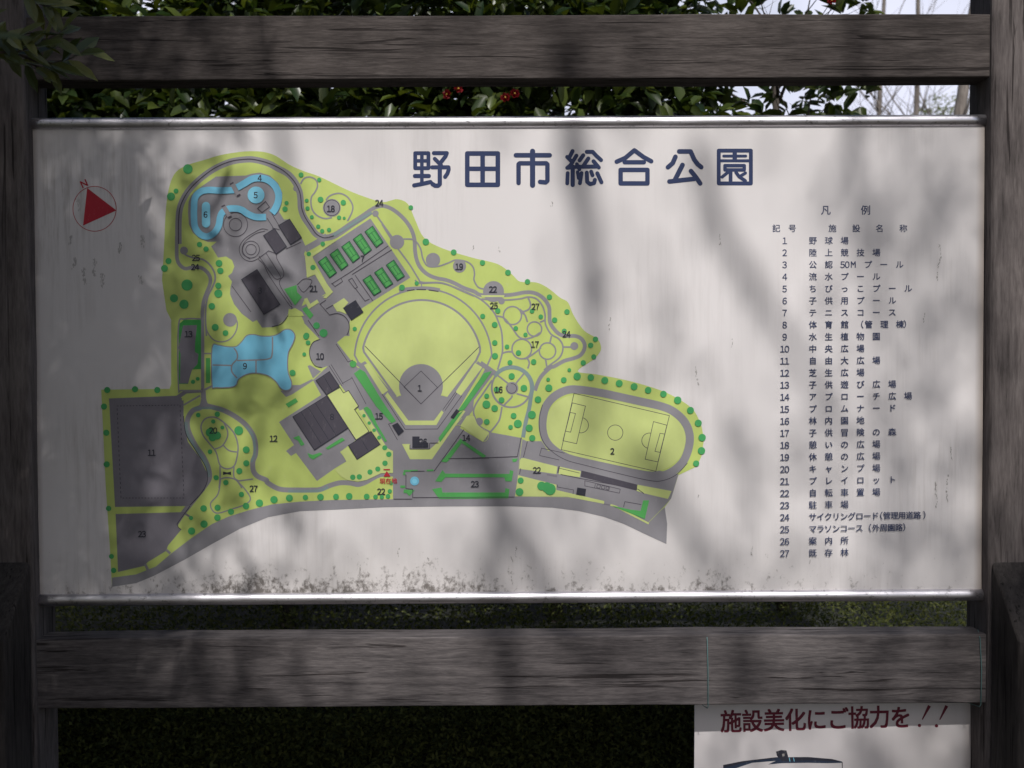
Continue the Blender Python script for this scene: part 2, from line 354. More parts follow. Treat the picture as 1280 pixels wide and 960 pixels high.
# ------------------------------------------------------------------ printing on a sheet
class Print:
    """flat shapes given in photograph pixels and laid on the sheet as thin ink films"""
    def __init__(s, y=0.0, start=0.0004, place=None, step=4e-6):
        s.y = y; s.h = start; s.v = []; s.f = []; s.m = []; s.mats = []; s.step = step
        s.place = place or (lambda px, py, h: at(px, py, s.y - h))
    def _m(s, name):
        mm = I[name]
        if mm not in s.mats: s.mats.append(mm)
        return s.mats.index(mm)
    def poly(s, pts, c):
        s.h += s.step; k = len(s.v); mi = s._m(c)
        s.v += [tuple(s.place(x, y, s.h)) for x, y in pts]
        tri = tessellate_polygon([[Vector((x, -y, 0)) for x, y in pts]])
        for a in tri:
            a = list(a)
            (x0, y0), (x1, y1), (x2, y2) = (pts[i] for i in a)
            if (x1-x0)*(y2-y0)-(x2-x0)*(y1-y0) > 0: a.reverse()
            s.f.append(tuple(i+k for i in a)); s.m.append(mi)
    def disc(s, x, y, r, c, n=20, ry=None):
        ry = ry or r
        s.poly([(x+r*math.cos(2*math.pi*i/n), y+ry*math.sin(2*math.pi*i/n)) for i in range(n)], c)
    def seg(s, a, b_, w, c):
        dx, dy = b_[0]-a[0], b_[1]-a[1]; l = math.hypot(dx, dy) or 1e-6; nx, ny = -dy/l*w/2, dx/l*w/2
        s.poly([(a[0]+nx, a[1]+ny), (b_[0]+nx, b_[1]+ny), (b_[0]-nx, b_[1]-ny), (a[0]-nx, a[1]-ny)], c)
    def caps(s, pts, w, c):          # round-ended brush stroke
        for i in range(len(pts)-1): s.seg(pts[i], pts[i+1], w, c)
        for p in pts: s.disc(p[0], p[1], w/2, c, 14)
    def line(s, pts, w, c, closed=False, smooth=True):
        pts = list(pts)
        if smooth and len(pts) > 2:
            i = 1
            while i < len(pts)-1:                     # drop doubled-back or crowded points where two crops meet
                ax, ay = pts[i][0]-pts[i-1][0], pts[i][1]-pts[i-1][1]; bx, by = pts[i+1][0]-pts[i][0], pts[i+1][1]-pts[i][1]
                la, lb_ = math.hypot(ax, ay), math.hypot(bx, by)
                if la < max(1.0, w*0.55) or (ax*bx+ay*by < 0.2*la*lb_ and min(la, lb_) < max(5.0, w)): pts.pop(i); i = max(1, i-1)
                else: i += 1
            pts = spline(pts, closed)
        n = len(pts); L_ = []; R_ = []
        for i, p in enumerate(pts):
            a = pts[(i-1) % n] if (closed or i > 0) else p; b_ = pts[(i+1) % n] if (closed or i < n-1) else p
            d1 = (p[0]-a[0], p[1]-a[1]); d2 = (b_[0]-p[0], b_[1]-p[1])
            l1 = math.hypot(*d1); l2 = math.hypot(*d2)
            if l1 < 1e-6: d1, l1 = d2, l2
            if l2 < 1e-6: d2, l2 = d1, l1
            if l1 < 1e-6: continue
            n1 = (-d1[1]/l1, d1[0]/l1); n2 = (-d2[1]/l2, d2[0]/l2)
            mx, my = n1[0]+n2[0], n1[1]+n2[1]; ml = math.hypot(mx, my) or 1e-6; mx /= ml; my /= ml
            k = (w/2)/max(0.45, mx*n1[0]+my*n1[1])
            L_.append((p[0]+mx*k, p[1]+my*k)); R_.append((p[0]-mx*k, p[1]-my*k))
        s.h += s.step; k = len(s.v); mi = s._m(c); n = len(L_)
        for a, b_ in zip(L_, R_): s.v += [tuple(s.place(a[0], a[1], s.h)), tuple(s.place(b_[0], b_[1], s.h))]
        for i in range(n if closed else n-1):
            j = (i+1) % n
            s.f.append((k+2*i, k+2*i+1, k+2*j+1, k+2*j)); s.m.append(mi)
    def glyphs(s, text, x, y, size, c, sx=1.0, rot=0.0, slant=0.0, bold=0.0, gap=None):
        """TEXT centred on (x, y); with gap each character is centred on its own place, gap px apart, the first one at x"""
        if gap is not None:
            for i, ch in enumerate(text):
                if ch != ' ': s.glyphs(ch, x+i*gap*math.cos(rot), y+i*gap*math.sin(rot), size, c, sx, rot, slant, bold)
            return
        if bold:
            for k_ in range(4):
                s.glyphs(text, x+bold*size*0.55*(1, -1, -1, 1)[k_], y+bold*size*0.55*(1, 1, -1, -1)[k_], size, c, sx, rot, slant)
            return
        vs, fs = glyph_mesh(text)
        if not vs: return
        x0 = min(v[0] for v in vs); x1 = max(v[0] for v in vs)
        if len(text) == 1 and ord(text) > 0x2000: cx, cyy = 0.5, 0.38
        else: cx, cyy = (x0+x1)/2, (min(v[1] for v in vs)+max(v[1] for v in vs))/2
        s.h += s.step; k = len(s.v); mi = s._m(c); cr_, sr2 = math.cos(rot), math.sin(rot)
        for v in vs:
            gx, gy = (v[0]-cx)*size*sx + slant*(v[1]-cyy)*size, -(v[1]-cyy)*size
            s.v.append(tuple(s.place(x+gx*cr_-gy*sr2, y+gx*sr2+gy*cr_, s.h)))
        for f in fs: s.f.append(tuple(i+k for i in f)); s.m.append(mi)
    def digits(s, text, x, y, size, c, sx=0.8, bold=0.02):
        g = 0.56*size*sx
        for i, ch in enumerate(text): s.glyphs(chr(ord(ch)+0xFEE0), x+(i-(len(text)-1)/2)*g, y, size, c, sx, 0.0, 0.0, bold)
    def build(s, name, parent):
        return link(name, s.v, s.f, s.mats, parent, s.m)
_gc = {}
def glyph_mesh(text, bold=0.0):
    key = (text, bold)
    if key not in _gc:
        c = bpy.data.curves.new('glyph', 'FONT'); c.body = text; c.resolution_u = 3
        o = bpy.data.objects.new('glyph', c); COL.objects.link(o)
        dg = bpy.context.evaluated_depsgraph_get(); dg.update()
        me = o.evaluated_get(dg).to_mesh()
        _gc[key] = ([tuple(v.co[:2]) for v in me.vertices], [tuple(p.vertices) for p in me.polygons])
        bpy.data.objects.remove(o); bpy.data.curves.remove(c)
    return _gc[key]
def spline(pts, closed=False, k=5):
    out = []; n = len(pts)
    for i in range(n if closed else n-1):
        g = lambda j: pts[j % n] if closed else pts[max(0, min(n-1, j))]
        p0, p1, p2, p3 = g(i-1), g(i), g(i+1), g(i+2)
        for q in range(k):
            u = q/k; u2 = u*u; u3 = u2*u
            out.append(tuple(0.5*((2*p1[a]) + (-p0[a]+p2[a])*u + (2*p0[a]-5*p1[a]+4*p2[a]-p3[a])*u2 + (-p0[a]+3*p1[a]-3*p2[a]+p3[a])*u3) for a in (0, 1)))
    if not closed: out.append(tuple(pts[-1]))
    return out
def crop(ox, oy, s): return lambda *pts: [(ox+x/s, oy+y/s) for x, y in pts]
A_ = crop(200, 185, 8); B_ = crop(260, 270, 8); C_ = crop(340, 190, 8); D_ = crop(190, 300, 8); E_ = crop(340, 300, 8)
F_ = crop(480, 250, 8); G_ = crop(600, 340, 8); H_ = crop(210, 380, 8); I_ = crop(120, 470, 8); J_ = crop(220, 490, 8)
K_ = crop(340, 440, 8); L_ = crop(440, 430, 8); M_ = crop(360, 530, 8); N_ = crop(480, 520, 1280/180); O_ = crop(580, 430, 886/120)
Q_ = crop(640, 550, 1280/210); R_ = crop(560, 400, 1280/340); S8 = crop(110, 580, 4); T1 = crop(80, 160, 4); T2 = crop(340, 180, 4); T3 = crop(110, 400, 4); T4 = crop(340, 400, 4)
X_ = lambda *p: list(p)

# ================================================================== ground
gv = []; gf = []; n = 40
for j in range(n+1):
    for i in range(n+1):
        u = (i/n*2-1); v = (j/n*2-1)
        x = math.copysign(abs(u)**3, u)*400; y = math.copysign(abs(v)**3, v)*400
        gv.append((x, y, 0.012*math.sin(x*1.7)*math.cos(y*1.3)-0.006))
for j in range(n):
    for i in range(n): a = j*(n+1)+i; gf.append((a, a+1, a+n+2, a+n+1))
tag(link('ground', gv, gf, M_SOIL), kind='structure')

# ================================================================== timber frame
PF, PB = -0.035, 0.090
frame = thing('sign_frame', (0, 0, 0), 'weathered dark timber frame of two posts and two rails around the white park map', 'sign frame')
xl = at(37, 450, PF).x; xr = at(1238, 450, PF).x
bevel_box('post', xl-0.135, xl, PF, PB, -0.3, 2.75, M_POST, frame, 0.012, 3, 0.0016, 24, 2)
bevel_box('post', xr, xr+0.135, PF, PB, -0.3, 2.75, M_POST, frame, 0.012, 3, 0.0016, 24, 2)
def rail(ytop, ybot, name, material):
    z1 = (at(400, ytop, -0.022).z + at(900, ytop-1, -0.022).z)/2; z0 = (at(400, ybot, -0.022).z + at(900, ybot-1, -0.022).z)/2
    return bevel_box(name, xl-0.004, xr+0.004, -0.022, 0.055, z0, z1, material, frame, 0.005, 3, 0.0009, 40, 0)
rail(19, 99, 'rail', M_RAIL)
rail(796, 883, 'rail', M_RAIL2)
def buttress(x0, x1, pxf):
    ztop = at(pxf, 702, PF).z; zlow = at(pxf, 802, PF-0.135).z
    def shape(bm):
        for v in bm.verts:
            if v.co.z > 0: v.co.z = ztop if v.co.y > PF-0.07 else zlow
    o = bevel_box('buttress', x0, x1, PF-0.135, PF-0.001, -0.3, 1.0, M_ENDGRAIN, frame, 0.008, 3, 0, 0, 2, shape)
buttress(xr+0.006, xr+0.125, 1244); buttress(xl-0.125, xl-0.006, 30)

# ================================================================== map sign
sign = thing('map_sign', (0, 0, BZ), 'large white park map sign with coloured plan and long legend between the timber posts', 'map sign')
SZ1 = BZ + 1.2282
x0s, x1s = -1.2, 1.2
pts = []; nx, nz = 48, 24
pv = []; pf = []
for j in range(nz+1):
    for i in range(nx+1):
        pv.append((x0s+(x1s-x0s)*i/nx, 0.0, BZ+0.012+(SZ1-BZ-0.024)*j/nz))
for j in range(nz):
    for i in range(nx): a = j*(nx+1)+i; pf.append((a, a+1, a+nx+2, a+nx+1))
k = len(pv)
pv += [(x0s, 0.02, BZ+0.012), (x1s, 0.02, BZ+0.012), (x1s, 0.02, SZ1-0.012), (x0s, 0.02, SZ1-0.012)]
pf += [(k+1, k, k+3, k+2)]
c4 = [0, nx, nz*(nx+1)+nx, nz*(nx+1)]
pf += [(k, k+1, c4[1], c4[0]), (k+2, k+3, c4[3], c4[2]), (k+3, k, c4[0], c4[3]), (k+1, k+2, c4[2], c4[1])]
link('panel', pv, pf, M_PANEL, sign)
def trim(zc, r):
    mb = MB(); n = 20; xs = [x0s-0.003+(x1s-x0s+0.006)*i/60 for i in range(61)]
    mb.tube([(x, 0.004, zc) for x in xs], r, n)
    return mb.build('edge_trim', M_TRIM, sign, True)
trim(SZ1-0.0135, 0.0150); trim(BZ+0.0150, 0.0158)

# ---- the plan
P = Print(0.0, 0.0005)
green = X_((202.5,350),(205,310),(207.5,260),(212,232),(220,215),(235,206),(255,200),(275,194),(295,190.5),(312,189),(330,190),(345,195),(362,206),(380,214),(400,221),(440,240),(475,252),(487,251),(497,249),(510,255),(519,275),(530,297),(552,310),(590,322),(622,330),(640,343),(650,352),(670,353),(685,360),(700,372),(710,378),(717,394),(730,413),(746,423),(751,432),(750,440),(741,450),(722,464),(746,468),(786,476),(826,488),(852,501),(868,514),(877,533),(880,549),(877,570),(871,583),(848,594),(839,623),(831,634),(834,655),(833,680),(805,667),(780,655),(755,646),(725,639),(690,634.5),(640,633),(560,633),(480,634),(420,637),(375,639),(335,646.5),(300,661),(265,680),(230,700),(192,720),(170,729),(140,733.5),(137,680),(132,605),(126.5,487),(212,486),(214,480),(214,400),(208,388))
gi = green.index((880, 549)); P.poly(spline(green[:gi], False, 4)+green[gi:], 'lawn')
# roads and paved areas
bottom = X_((140,722),(170,718),(195,708),(215,691),(240,672),(265,655),(285,646),(310,638),(340,630.5),(375,627),(415,625),(490,624),(557,622),(642,621),(709,622),(756,630),(788,640),(810,654),(826,638),(831,634),(834,655),(833,680),(805,667),(780,655),(755,646),(725,639),(690,634.5),(640,633),(560,633),(480,634),(420,637),(375,639),(335,646.5),(300,661),(265,680),(230,700),(192,720),(170,729),(140,733.5))
P.poly(bottom, 'road')
loop = A_((185,960),(185,740),(200,600),(240,500),(300,410),(400,310),(540,210),(700,140),(850,115),(950,118),(1080,152),(1180,205)) + C_((80,160),(160,220),(230,300),(272,390),(285,470),(290,560),(320,650),(380,740),(430,810),(480,845),(540,858),(620,838),(700,790),(800,720),(900,655),(990,592))
P.line(loop, 8.0, 'road')
P.line(C_((900,640),(1000,572),(1060,545),(1120,540))+F_((0,60),(80,90),(160,150),(230,225),(280,310),(305,400),(310,500),(325,590),(360,670),(430,740),(520,780),(620,800),(700,830),(800,880),(900,915))+G_((20,232),(250,232),(350,222),(440,205),(520,205),(590,230),(650,280),(690,350),(695,420),(700,500),(740,570),(800,625),(870,640),(950,640),(1010,665),(1045,720),(1040,780),(1000,835),(930,865),(840,890),(740,945))+O_((800,215),(720,290),(680,360),(655,430)), 4.9, 'road')
P.line(D_((248,-40),(248,80),(250,180),(275,245),(330,285),(400,275),(480,275),(540,310),(580,370),(580,440),(545,530),(515,620),(505,720),(505,800))+H_((345,150),(345,400),(345,700),(345,880)), 4.6, 'road')
P.line(J_((270,-20),(275,80),(250,150),(170,185),(120,260),(115,350),(150,450),(210,560),(275,650),(320,750),(335,850),(325,960))+S8((590,100),(540,165),(480,240),(435,305)), 6.4, 'road')
P.line(J_((275,60),(300,130),(380,155),(480,185),(600,250),(700,330),(770,430),(795,520),(795,620),(768,700),(775,790),(820,845),(900,880),(960,915))+T3((900,815),(960,846),(1050,850),(1110,850))+M_((320,655),(420,615),(520,588),(620,590),(700,605),(780,580),(850,540),(930,505),(1060,500)), 6.3, 'road')
P.line(J_((100,300),(110,400),(170,520),(255,640),(310,740),(330,850)), 4.2, 'teal'); P.line(J_((700,345),(765,430),(785,520),(785,620),(755,700)), 3.0, 'teal'); P.line(J_((180,165),(380,160),(480,190)), 3.0, 'teal')
P.line(M_((0,672),(300,668),(400,625)), 3.5, 'teal')
P.poly(T3((105,392),(455,378),(478,400),(478,520),(500,610),(560,690),(598,770),(585,850),(530,912),(510,930),(135,935)), 'lot')
P.line(T3((450,385),(490,358),(575,352)), 5, 'lot', smooth=False); P.line(T3((478,425),(560,378)), 2.2, 'road', smooth=False)
P.poly(S8((138,250),(485,240),(445,310),(465,330),(400,408),(390,435),(300,490),(280,510),(150,540)), 'lot')
P.line(S8((285,500),(300,530)), 3.4, 'road', smooth=False); P.line(S8((390,428),(412,448)), 3.2, 'road', smooth=False); P.line(S8((480,245),(520,270)), 2.5, 'lot', smooth=False)
block = X_((270,220.6),(307,219.4),(315,217),(325,215.6),(337.5,219.4),(347.5,228.8),(353,241),(352,255),(349,265),(355,274.4),(362,274),(377,297),(383,310),(380,317.5),(385,330),(388.7,337.5),(383,344),(384,347),(388,356),(374,390),(361,386),(360,392.5),(355,401),(347.5,406),(340,409),(327.5,409.5),(321,400),(316,402.5),(302,392),(292.5,380),(287.5,367.5),(288,359),(290,352),(285,345),(290,341),(293,333),(290,325),(282.5,320.6),(272.5,322),(264,308),(271,302),(260,302.5),(250,298.5),(241,291),(236,280),(235,266),(235.6,252.5),(239,244),(244,239),(252.5,232.5))
P.poly(block, 'road')
P.poly(E_((345,385),(435,345),(545,530),(500,560),(480,640),(385,640),(330,580),(310,545),(245,440)), 'road')
P.line(X_((381,312),(397,303),(409,295)), 8, 'road')
P.poly(T2((200,562),(492,372),(692,668),(455,818),(300,745)), 'road')
P.poly(T2((300,745),(455,818),(400,860),(385,900),(388,960),(235,960),(165,900),(130,820),(240,765)), 'road')
P.poly(T4((160,15),(200,-15),(388,-10),(388,25),(370,75),(325,112),(405,215),(440,250),(350,335),(285,228),(250,240),(215,225),(190,190),(188,150),(205,112),(238,96)), 'road')
P.poly(T4((35,510),(245,375),(205,300),(285,225),(345,320),(275,370),(420,600),(340,660),(375,705),(310,745),(225,805),(120,665),(95,680),(70,655),(110,625)), 'road')
P.poly(T4((285,225),(440,240),(405,215),(440,210),(610,500),(600,520),(650,620),(690,695),(800,695),(960,450),(1075,225),(1120,255),(1010,400),(1005,450),(940,540),(1055,610),(1085,560),(1250,590),(1215,888),(605,900),(605,690),(540,600),(430,440),(345,330)), 'road')
P.poly(T4((430,225),(465,205),(620,385),(885,385),(1030,205),(1060,230),(830,620),(790,690),(690,690),(645,620)), 'road')
P.poly(R_((315,832),(350,560),(370,570),(440,570),(470,615),(1085,725),(1050,840),(1015,880),(940,955),(860,905),(740,868),(560,835)), 'road')
P.poly(K_((355,140),(380,130),(490,195),(410,265)), 'road'); P.poly(K_((85,390),(150,370),(200,330),(280,330),(400,270),(415,285),(200,425),(140,450)), 'road')
# ball park
field = X_((456,435),(457,422),(462,417-4),(480,395),(502,380),(525,375),(550,377),(572,390),(590,412),(599,425),(599,440),(595,451))
def ring(cx, cy, rx, ry, a0, a1, n=36): return [(cx+rx*math.cos(R(a0+(a1-a0)*i/n)), cy+ry*math.sin(R(a0+(a1-a0)*i/n))) for i in range(n+1)]
inner = ring(527, 452, 75, 77, -167, -13)
P.poly([(460,447)]+inner+[(595,451),(560.5,496),(553.5,493.5),(500,493.5),(495.5,496)], 'pale')
P.line([(495,496),(460,447),(455,440)]+inner+[(600,440),(595,451),(560,497)], 2.6, 'road', False, False)
P.line([(449,455)]+ring(529, 450, 86, 89, -176, -4)+[(609,457)], 2.2, 'road', False, False)
P.line(X_((519,350),(525,354),(552,354),(580,364),(602,375),(617,390),(624,405),(627,415),(628,427),(628,440),(625,452),(622,462)), 2.2, 'road')
P.line(F_((150,905),(240,888),(375,880),(480,885),(560,900)), 4.2, 'road')
for a, b_ in (((230,908),(305,897)),((325,895),(420,897)),((445,900),(545,915))): P.seg(*F_(a, b_), 1.4, 'line')
P.poly(T4((640,378),(850,378),(885,387),(800,502),(685,502),(618,387)), 'road')
P.disc(526.2, 482.5, 27.5, 'road', 40)
for q in (T4((460,225),(482,215),(580,352),(552,372)), T4((565,378),(578,362),(682,503),(810,503),(848,452),(858,462),(822,525),(668,525)), T4((1015,215),(1052,236),(945,378),(918,360)), T4((650,620),(690,620),(690,646),(790,646),(830,610),(945,450),(968,455),(800,696),(690,696))): P.poly(q, 'pale')
P.seg(*L_((130,20),(690,600)), 0.9, 'line'); P.seg(*L_((1272,28),(690,600)), 0.9, 'line')
P.line(L_((690,270),(855,435),(690,600),(520,430)), 0.8, 'line', True, False)
P.line(L_((300,500),(530,853),(855,850),(1100,515)), 0.8, 'line', False, False)
P.line(L_((910,655),(1040,475)), 0.7, 'line'); P.line(L_((930,665),(1050,490)), 0.7, 'line'); P.line(L_((455,960),(365,800),(405,790)), 0.8, 'line', False, False)
P.line(T4((320,120),(380,210),(405,200)), .8, 'line', False, False); P.line(T4((398,285),(470,420)), .7, 'line'); P.line(T4((350,318),(400,290)), .7, 'line')
P.line(T4((285,228),(350,330)), .7, 'line'); P.line(T4((295,222),(357,322)), .7, 'line')
# stadium
trackc = R_((620,328),(720,343),(800,360),(900,382),(1000,405),(1060,430),(1110,475),(1135,530),(1135,590),(1110,660),(1060,710),(1000,735),(940,735),(800,705),(660,672),(560,645),(490,600),(455,550),(445,480),(460,410),(500,360),(560,330))
P.line(trackc, 10.2, 'road', True)
P.poly(spline([(x+(766-x)*0.055, y+(543-y)*0.125) for x, y in trackc], True, 3), 'pale')
P.line([(x+(764-x)*(-0.05), y+(541-y)*(-0.10)) for x, y in trackc[9:20]], 0.8, 'line')
for q in (((593,345),(1042,450),(978,712),(533,610)), ((585,390),(647,405),(605,582),(541,568)), ((575,435),(600,440),(577,528),(553,523)), ((1030,495),(967,478),(928,655),(988,668)), ((1020,537),(998,533),(974,618),(998,623))): P.line(R_(*q), 0.75, 'line', True, False)
def arc(fn, x, y, r, a0, a1, n=20): return fn(*[(x+r*math.cos(R(a0+(a1-a0)*i/n)), y+r*math.sin(R(a0+(a1-a0)*i/n))) for i in range(n+1)])
P.line(arc(R_, 787, 530, 36, 0, 342), 0.75, 'line', True); P.line(arc(R_, 625, 495, 36, -75, 100), 0.75, 'line'); P.line(arc(R_, 948, 568, 36, 105, 280), 0.75, 'line')
for q in (((345,650),(358,650),(515,690),(510,725),(335,700),(338,660)), ((330,730),(510,775),(510,800),(735,852),(735,865),(560,832),(315,830)), ((525,690),(625,712),(620,740),(520,725)), ((892,775),(1052,805),(1035,842),(920,815),(885,803))): P.poly(R_(*q), 'pale')
P.line(R_((765,870),(790,878),(945,958)), 2.2, 'pale', False, False)
P.poly(R_((628,708),(892,775),(888,803),(625,738)), 'roof')
P.line(Q_((210,118),(225,62),(400,100)), .7, 'line', False, False); P.line(Q_((210,118),(360,152)), .7, 'line'); P.line(Q_((360,200),(350,250)), 1.6, 'line'); P.line(Q_((360,215),(515,252)), .7, 'line')
P.line(Q_((370,262),(530,295),(960,375),(1005,408)), .9, 'line', False, False); P.line(Q_((345,340),(345,358),(468,380),(465,412)), .7, 'line', False, False)
P.poly(Q_((265,258),(345,268),(345,285),(265,268)), 'lot')
P.line(Q_((555,310),(825,375),(818,405),(555,350)), .7, 'line', True, False); P.line(Q_((635,335),(630,365)), .7, 'line'); P.line(Q_((735,355),(730,385)), .7, 'line')
for q in (0, 35, 70): P.line(Q_((650+q,340+q*.2),(675+q,345+q*.2),(668+q,368+q*.2),(645+q,362+q*.2)), .7, 'line', True, False)
P.line(Q_((850,510),(860,470),(985,492)), .8, 'line', False, False)
P.poly(Q_((700,482),(748,490),(745,500),(700,492)), 'lot')
# round garden and wood paths
P.line(arc(O_, 437, 403, 181, 0, 345, 40), 2.4, 'road', True)
P.line(arc(O_, 440, 405, 190, -145, 5, 20)+O_((620,470),(600,600),(570,720),(545,862)), 5.0, 'teal')
P.line(O_((150,175),(290,272)), 6, 'road')
P.disc(*O_((443,408))[0], 8, 'road'); P.line(arc(O_, 440, 410, 45, -100, 215), 0.8, 'line')
for q in (((305,285),(405,362)), ((558,268),(480,362)), ((605,492),(485,458)), ((440,475),(438,495),(365,568)), ((350,580),(330,690),(295,750),(240,815)), ((258,335),(180,450),(115,545),(88,620),(110,700),(160,770),(245,812))): P.line(O_(*q), 2.1, 'road')
P.disc(*O_((140,715))[0], 4.8, 'road')
for x, y, r in ((325,435,90), (545,570,72), (418,770,98), (675,790,82)): P.line(arc(G_, x, y, r, 0, 345, 24), 1.9, 'road', True)
for q in (((15,270),(240,280),(400,268),(480,250),(560,265),(620,330),(650,420),(655,520),(710,620),(790,670),(830,750),(800,850),(700,930),(640,980)), ((480,255),(505,320),(490,370),(430,395),(400,370)), ((410,385),(450,430),(475,500)), ((165,440),(240,460),(320,555),(380,640),(440,668),(530,650),(600,605)), ((225,812),(275,797),(330,800)), ((440,865),(470,860),(560,800),(610,755)), ((470,860),(493,905),(478,965)), ((655,865),(668,945)), ((700,705),(715,640)), ((600,502),(645,482)), ((830,750),(920,750))): P.line(G_(*q), 2.1, 'road')
P.disc(*G_((943,740))[0], 5, 'road'); P.poly(G_((395,370),(450,395),(430,430)), 'road'); P.disc(*G_((215,290))[0], 4.2, 'road')
P.line(F_((195,390),(290,395),(340,440),(370,500),(390,590),(440,660),(540,663),(640,630),(720,600),(830,618),(890,670),(905,740),(900,800),(940,870),(995,890)), 2.0, 'road')
for x, y, r in ((490,600,72), (755,660,66), (130,420,72), (1095,915,105)): P.disc(*F_((x, y))[0], r/8, 'road', 28)
P.poly(G_((10,232),(245,232),(240,250),(20,250)), 'pale')
P.line(F_((-20,240),(60,370),(150,500),(260,650),(340,780),(380,822),(550,825),(650,850),(760,900),(900,960)), 2.0, 'road'); P.line(F_((375,820),(375,885)), 1.6, 'road')
P.line(C_((285,320),(320,265),(380,250),(440,280),(455,340),(430,400),(395,450),(390,520),(410,590),(460,640),(530,665),(600,655)), 1.9, 'road')
P.disc(*C_((598,558))[0], 11.2, 'road', 30); P.line(arc(C_, 598, 558, 78, 0, 345), 0.9, 'line', True)
P.line(C_((540,480),(575,440),(640,415),(700,418),(760,455),(805,530),(800,600),(755,690)), 1.9, 'road')
P.seg(*C_((608,838), (992,605)), 3.6, 'teal'); P.disc(*C_((1035,615))[0], 4, 'road'); P.line(C_((1050,640),(1200,850)), 2, 'road')
P.disc(*C_((240,365))[0], 3.6, 'road')
lp = A_((185,960),(185,740),(200,600),(240,500),(300,410),(400,310),(540,205),(700,135),(850,112),(950,116),(1080,150),(1200,218))+C_((80,165),(160,225),(230,305),(275,395),(290,480),(297,560),(330,650),(390,745),(440,815),(490,848),(540,858),(620,838))
P.line(lp, 1.2, 'line')
# west side
P.poly(H_((110,200),(160,158),(330,158),(330,650),(240,655),(200,800),(110,800)), 'court')
P.poly(H_((150,215),(290,210),(270,400),(270,480),(305,500),(295,600),(240,660),(200,795),(118,795),(125,500),(105,440)), 'lot')
P.poly(H_((265,660),(330,660),(330,858),(160,858),(118,830),(118,800),(205,800)), 'lawn')
P.line(H_((330,150),(170,150),(105,220),(105,820),(140,865),(345,868)), 1.9, 'road')
P.line(H_((375,0),(378,200),(400,290),(460,360),(540,378),(620,350),(680,270),(692,180),(655,115)), 1.6, 'road'); P.disc(*H_((620,158))[0], 8.6, 'road', 26)
P.seg(*H_((400,540), (400,790)), 5.2, 'hedge'); P.line(H_((345,495),(440,495)), 1.8, 'road'); P.line(H_((360,860),(440,820)), 2.5, 'road')
P.line(D_((290,100),(340,150),(430,182),(510,195),(580,250),(625,330),(630,400),(600,480),(560,560),(540,660),(535,800),(545,960)), 2.2, 'road'); P.disc(*D_((320,105))[0], 5, 'road')
P.line(J_((250,340),(290,270),(360,250),(430,270),(530,350),(590,430),(620,540),(610,650),(580,740),(510,768),(440,730),(400,600),(330,510),(270,430)), 1.8, 'road', True)
for q in (((390,570),(460,540),(510,460),(515,390),(480,310)), ((470,530),(530,585),(610,600)), ((440,740),(440,860),(430,960)), ((580,740),(580,850),(630,890)), ((440,872),(510,855),(600,880),(660,960)), ((630,888),(770,870))): P.line(J_(*q), 1.7, 'road')
P.line(S8((663,75),(650,150),(612,200),(640,245),(720,225),(790,200),(812,170),(780,120),(740,80)), 1.6, 'road')
P.poly(J_((470,795),(510,805),(550,795),(550,830),(510,820),(470,830)), 'black')
dash = T3((145,430),(460,425),(480,890),(165,890))
for i in range(4):
    a, b_ = dash[i], dash[(i+1) % 4]; nn = 20
    for q in range(nn):
        u0, u1 = q/nn, (q+0.5)/nn
        P.seg((a[0]+(b_[0]-a[0])*u0, a[1]+(b_[1]-a[1])*u0), (a[0]+(b_[0]-a[0])*u1, a[1]+(b_[1]-a[1])*u1), 0.8, 'line')
P.line(T3((478,480),(490,570),(540,655),(588,735),(597,800),(570,860),(510,925)), 0.9, 'line'); P.line(S8((510,210),(445,300),(452,318),(466,328)), .9, 'line', False, False)
P.line(T3((470,400),(525,375)), 2, 'lawn'); P.line(T3((487,430),(565,390)), 2.4, 'lawn')
# thin lines of the pool yard
for x, y, r in ((755,765,120), (755,765,62)): P.line(arc(A_, x, y, r, 0, 345), .7, 'line', True)
for x, y, r in ((430,335,84), (430,335,52)): P.line(arc(B_, x, y, r, 0, 345), .7, 'line', True)
for q in (((600,140),(540,128),(470,160),(370,225),(318,300),(318,370),(360,430),(430,452),(500,425),(610,345)), ((570,150),(480,175),(380,245),(345,310),(350,380),(420,430)), ((580,370),(720,595),(715,625),(680,630),(640,590),(510,400)), ((610,350),(680,380),(690,430),(750,540),(755,600),(715,680),(840,890)), ((500,430),(560,490),(620,610),(820,900)), ((780,330),(800,355),(930,260)), ((240,700),(430,960)), ((640,120),(690,130),(715,140)), ((590,20),(660,130)), ((640,-20),(710,95)), ((890,690),(960,630),(1040,650),(960,760),(900,700))): P.line(B_(*q), .7, 'line')
P.line(A_((975,605),(1055,535),(1095,590),(1020,645)), .9, 'line', True, False)
P.line(E_((595,440),(800,310),(1160,60)), .7, 'line', False, False); P.line(E_((800,345),(1200,95)), .7, 'line'); P.line(E_((595,430),(630,465),(705,415),(690,380)), .7, 'line', False, False); P.line(E_((765,400),(800,380),(855,470),(830,485)), .7, 'line', True, False)
P.line(E_((830,350),(1010,610)), .7, 'line'); P.line(E_((835,485),(930,610),(975,590)), .7, 'line', False, False); P.line(E_((540,600),(480,640),(575,750)), .7, 'line', False, False); P.line(E_((540,690),(610,650)), .7, 'line')
P.line(E_((575,750),(650,735),(720,760),(765,820),(772,890),(750,950)), 1.0, 'line'); P.line(E_((360,800),(470,960)), .8, 'line'); P.line(E_((185,660),(200,685),(150,770),(90,840),(0,868)), 1.0, 'line')
P.line(T4((240,96),(205,112),(188,150),(192,190),(215,228),(250,238)), .9, 'line')
P.poly(E_((610,650),(720,580),(765,625),(715,680),(745,740),(680,715),(650,715)), 'pale')
